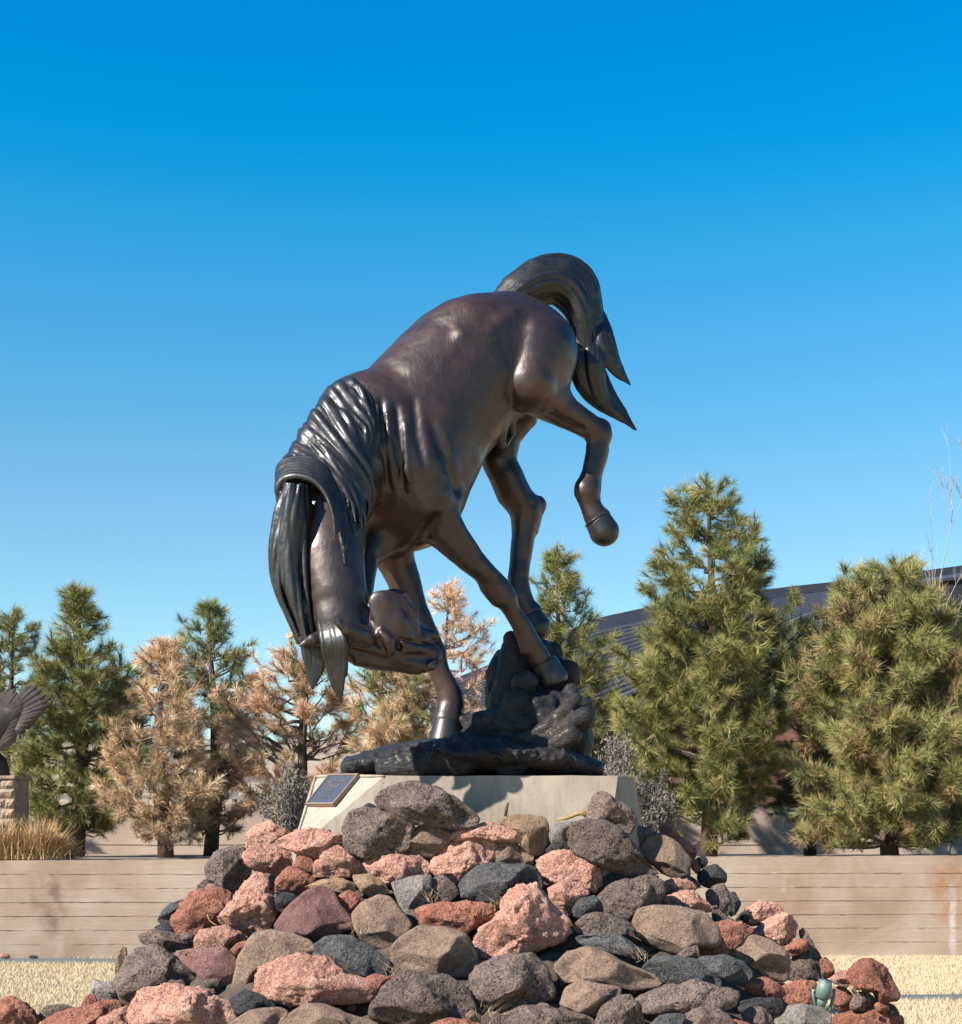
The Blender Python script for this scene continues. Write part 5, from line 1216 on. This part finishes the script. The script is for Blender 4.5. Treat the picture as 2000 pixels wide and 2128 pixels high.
# ornamental grass on the terrace
for (px_, label, sd) in ((18, 'golden ornamental grass clump under the stone pillar at the left edge', 1), (85, 'golden ornamental grass clump right of the stone pillar', 2)):
    rs = np.random.default_rng(sd); d = 19.6; k = 5200; root = PZ(px_, d, GS)
    pos = np.stack([rs.normal(0, .17, k), rs.normal(0, .14, k), np.zeros(k)], 1)+root
    hgt = np.where(rs.random(k) < .12, .62, .38)*rs.uniform(.5, 1, k)*np.exp(-((pos[:, 0]-root[0])/.36)**2); la = rs.random(k)*6.28; ln = rs.random(k)*.42
    V = np.empty((k, 5, 3)); w_ = .0045; u = np.stack([np.cos(la+1.57), np.sin(la+1.57), 0*la], 1); dr = np.stack([np.cos(la)*ln, np.sin(la)*ln, 0*la], 1); up = np.array([0, 0, 1.])
    V[:, 0] = pos-u*w_; V[:, 1] = pos+u*w_; mid = pos+dr*.35+up*(hgt*.6)[:, None]; V[:, 2] = mid+u*w_*.8; V[:, 3] = mid-u*w_*.8; V[:, 4] = pos+dr+up*hgt[:, None]
    t = rs.random((k, 1)); c = np.array([.50, .34, .17])*t+np.array([.36, .24, .12])*(1-t)
    Fq = []; b0 = np.arange(k)*5
    Ft = np.concatenate([np.stack([b0, b0+1, b0+2], 1), np.stack([b0, b0+2, b0+3], 1), np.stack([b0+3, b0+2, b0+4], 1)])
    o = mesh_obj('ornamental_grass', V.reshape(-1, 3), Ft, M_BLADE, None, col=np.repeat(c, 5, 0), origin=root); tag(o, label, 'grass clump', 'golden grass clumps on the terrace')

# ================= eagle statue on a pillar =================
d = 19.8
M_BLK = mat_simple('split_face_block', (.36, .27, .20), .95, 0, .25, 9, 1.0, .1)
pil = empty('stone_pillar', PZ(-25, d, GS)); tag(pil, 'tan split face block pillar at the left edge carrying the bronze eagle', 'pillar')
x0, x1 = PZ(-95, d, 0)[0], PZ(30, d, 0)[0]; ztop = P(0, 1612, d)[2]; zc = P(0, 1619, d)[2]
MB().box((x0+.02, d+.02, GS-.05), (x1-.02, d+.7, zc-.002)).build('pillar_core', M_BLK, pil)
capo = MB().box((x0-.01, d-.015, zc), (x1+.008, d+.74, ztop)).build('cap_stone', M_BLK, pil); bevel(capo, .01)
chh = (zc-GS)/8.0; rs = np.random.default_rng(6)
def splitblock(a, b_, sd, axis=1):
    V, Fc = [], []
    n_, m_n = 7, 4
    for j in range(m_n):
        for i in range(n_):
            u, v_ = i/(n_-1), j/(m_n-1); e = math.sin(math.pi*min(max(u, .0), 1))**.35*math.sin(math.pi*v_)**.35
            if axis == 1: V.append((a[0]+(b_[0]-a[0])*u, a[1]-.028*e*(.6+.8*rs.random()), a[2]+(b_[2]-a[2])*v_))
            else: V.append((b_[0]+.02*e*(.6+.8*rs.random()), a[1]+(b_[1]-a[1])*u, a[2]+(b_[2]-a[2])*v_))
    Fc = [[j*n_+i, j*n_+i+1, (j+1)*n_+i+1, (j+1)*n_+i] for j in range(m_n-1) for i in range(n_-1)]
    return mesh_obj('stone', np.array(V), Fc, M_BLK, pil)
for c in range(8):
    xs_ = [x0, x0+.24+(c % 2)*.12, x0+.52+(c % 3)*.06, x1]; z0, z1 = GS+c*chh+.006, GS+(c+1)*chh-.004
    for a, b_ in zip(xs_[:-1], xs_[1:]): splitblock((a+.005, d+.018, z0), (b_-.005, 0, z1), c)
    splitblock((0, d+.03, z0), (x1-.019, d+.34, z1), c, 0)
eg = empty('eagle_statue', PZ(-40, d+.3, ztop)); tag(eg, 'dark bronze eagle statue with raised spread wing at the left edge of the view', 'statue')
M_EAGLE = mat_bronze('eagle_bronze', (.014, .011, .010), (.025, .019, .0175), (.04, .029, .025), .65, 6)
for nd_ in M_EAGLE.node_tree.nodes:
    if nd_.type == 'BSDF_PRINCIPLED': nd_.inputs['Metallic'].default_value = .15; nd_.inputs['Coat Weight'].default_value = 0.03; nd_.inputs['Specular IOR Level'].default_value = .25
def feather(p0, p1, wd, dd, name='feather', th=.012):
    # a tapered curved blade between two photo points
    a, b_ = P(p0[0], p0[1], d+dd), P(p1[0], p1[1], d+dd); ax = b_-a; Ln = np.linalg.norm(ax); ax /= Ln; sd_ = np.cross(ax, [0, 1, 0]); sd_ /= np.linalg.norm(sd_)
    V = []; n_ = 7
    for i in range(n_):
        t = i/(n_-1); w_ = wd*(.45+.6*math.sin(math.pi*min(t*.62+.12, 1)))*(1 if t < .85 else (1-t)/.15*.9+.1); c = a+ax*Ln*t+np.array([0, -.03*math.sin(t*3), 0])
        V += [c-sd_*w_, c+np.array([0, -th, 0]), c+sd_*w_, c+np.array([0, th, 0])]
    Fc = [[4*i+k, 4*i+(k+1) % 4, 4*i+4+(k+1) % 4, 4*i+4+k] for i in range(n_-1) for k in range(4)]+[[0, 1, 2, 3], [4*n_-1, 4*n_-2, 4*n_-3, 4*n_-4]]
    return mesh_obj(name, np.array(V), Fc, M_EAGLE, eg)
tips = [(63, 1426), (79, 1424), (89, 1432), (96, 1444), (100, 1456), (101, 1465), (93, 1478), (87, 1484), (78, 1495), (66, 1508), (54, 1520)]
for i, tp_ in enumerate(tips): feather((18+i*.8, 1476+i*4), tp_, .045, .10-.006*i)
for i, (a, b_) in enumerate((((-20, 1500), (19, 1431)), ((-15, 1505), (33, 1430)), ((-10, 1508), (36, 1438)))): feather(a, b_, .06, .32-.02*i)
for i in range(9): feather((-20+i*2, 1500+i*7), (58-i*3, 1455+i*9), .07, .07-.005*i, 'covert_feather')
Vv, Ff = ICO[5]
def blob(pts_, name):
    f = Field(np.min([P(p[0], p[1], d+p[2])-p[3]*d/F for p in pts_], 0)-.1, np.max([P(p[0], p[1], d+p[2])+p[3]*d/F for p in pts_], 0)+.1, .014)
    for (a, b_) in zip(pts_[:-1], pts_[1:]): f.seg(P(a[0], a[1], d+a[2]), P(b_[0], b_[1], d+b_[2]), a[3]*d/F, b_[3]*d/F, .5, .05)
    f.roughen(.006, 12, 2); V, Q = f.mesh(); mesh_obj(name, smooth_mesh(V, Q, 2), Q, M_EAGLE, eg, True)
blob([(-60, 1540, .15, 45), (-10, 1510, .1, 42), (22, 1490, .08, 22), (36, 1482, .06, 10)], 'wing')
blob([(-60, 1540, .3, 40), (-30, 1575, .3, 28), (-5, 1590, .3, 20), (6, 1606, .3, 14)], 'body')

# ================= small things =================
# green spotlight
M_LAMP = mat_simple('green_lamp_paint', (.15, .21, .185), .5, 0, .15, 20, .1)
d = mound_depth(1712, 2075)-.10; lp = P(1712, 2085, d)
la_ = empty('spotlight', lp); tag(la_, 'weathered green landscape spotlight set among the rocks on the right', 'lamp'); mm = d/F
def pl_(x, y, w_=0): return P(x, y, d+w_)
ax0, ax1 = pl_(1711, 2073), pl_(1716, 2038, -.02)
MB().tube([ax0, ax0+(ax1-ax0)*.04, ax0+(ax1-ax0)*.5, ax0+(ax1-ax0)*.97, ax1, ax0+(ax1-ax0)*.93, ax0+(ax1-ax0)*.6], [15*mm, 17.5*mm, 16*mm, 14*mm, 13*mm, 11.5*mm, 11.5*mm], 24).build('lamp_hood', M_LAMP, la_, True)
MB().tube([pl_(1706, 2092), pl_(1711, 2072)], [9*mm, 12*mm], 16).build('lamp_body', M_LAMP, la_, True)
for (xa, xb) in ((1690, 1699), (1735, 1724)):
    MB().tube([pl_(xa, 2056), pl_(xa+(xb-xa)*.1, 2070), pl_(xb, 2104, .0)], [3.2*mm, 3.6*mm, 3.6*mm], 8).build('yoke_arm', M_LAMP, la_, True)
    MB().tube([pl_(xa, 2060, -.005), pl_(xa+(4 if xa < 1710 else -4), 2060, -.005)], 4*mm, 12).build('yoke_screw', M_LAMP, la_, True)
MB().tube([pl_(1711, 2100), pl_(1711, 2112)], [13*mm, 14*mm], 16).build('lamp_base', M_LAMP, la_, True)
# stick by the plinth and yellowish driftwood
M_STICK = mat_simple('brown_stick', (.16, .075, .055), .9, 0, .3, 60, .8); M_DRIFT = mat_simple('yellow_wood', (.42, .28, .12), .8, 0, .35, 40, .8)
dd = 8.36
o = MB().tube([P(1051, 1697, dd), P(1053, 1680, dd), P(1056, 1670, dd), P(1057, 1668, dd)], [.009, .009, .006, .002], 7).build('stick', M_STICK, None, True, origin=P(1051, 1697, dd)); tag(o, 'short reddish brown stick standing upright against the plinth front', 'stick')
o = MB().tube([P(1158, 1704, dd), P(1180, 1700, dd), P(1198, 1692, dd), P(1212, 1688, dd), P(1222, 1698, dd)], [.006, .010, .012, .018, .014], 8).build('driftwood', M_DRIFT, None, True, origin=P(1190, 1700, dd)); tag(o, 'yellowish twisted piece of wood lying against the plinth on the right', 'driftwood')
dm = mound_depth(437, 1915)-.08
o = MB().tube([P(430, 1900, dm), P(436, 1914, dm), P(446, 1921, dm), P(455, 1924, dm)], [.003, .004, .004, .002], 5).build('twig', M_DRIFT, None, True, origin=P(436, 1914, dm)); tag(o, 'thin pale twig caught between pink rocks on the left', 'twig')
dm = mound_depth(1770, 2055)-.12
o = MB().add([P(1764, 2046, dm), P(1775, 2050, dm-.01), P(1783, 2064, dm), P(1774, 2068, dm+.01), P(1770, 2056, dm-.02)], [[0, 1, 4], [1, 2, 4], [2, 3, 4], [3, 0, 4]]).build('dry_leaf', M_DRIFT, None, False, origin=P(1770, 2056, dm)); tag(o, 'curled yellow dry leaf by the pink stone right of the spotlight', 'leaf')
# rail fence far behind on the left
M_RAIL = mat_simple('grey_rail', (.30, .27, .24), .9)
fn = empty('rail_fence', (-5.5, 30, GS)); tag(fn, 'weathered grey rail fence far behind the dead pines', 'fence')
for i in range(7): MB().box((-9+i*1.4, 30, GS-.1), (-8.9+i*1.4, 30.1, GS+1.35)).build('post', M_RAIL, fn)
for z_ in (.55, .95, 1.28): MB().box((-9, 29.96, GS+z_), (-.5, 29.995, GS+z_+.08)).build('rail', M_RAIL, fn)
# wires
M_WIRE = mat_simple('wire', (.05, .05, .05), .6)
# small dark box on the terrace beside the grass
dk = 19.5
o = MB().box(tuple(PZ(118, dk, GS+.0)), tuple(PZ(127, dk, GS+.09)+np.array([0, .06, 0]))).build('junction_box', M_FASCIA, None, origin=PZ(122, dk, GS)); bevel(o, .008); tag(o, 'tiny dark box on the wall top beside the golden grass', 'box')
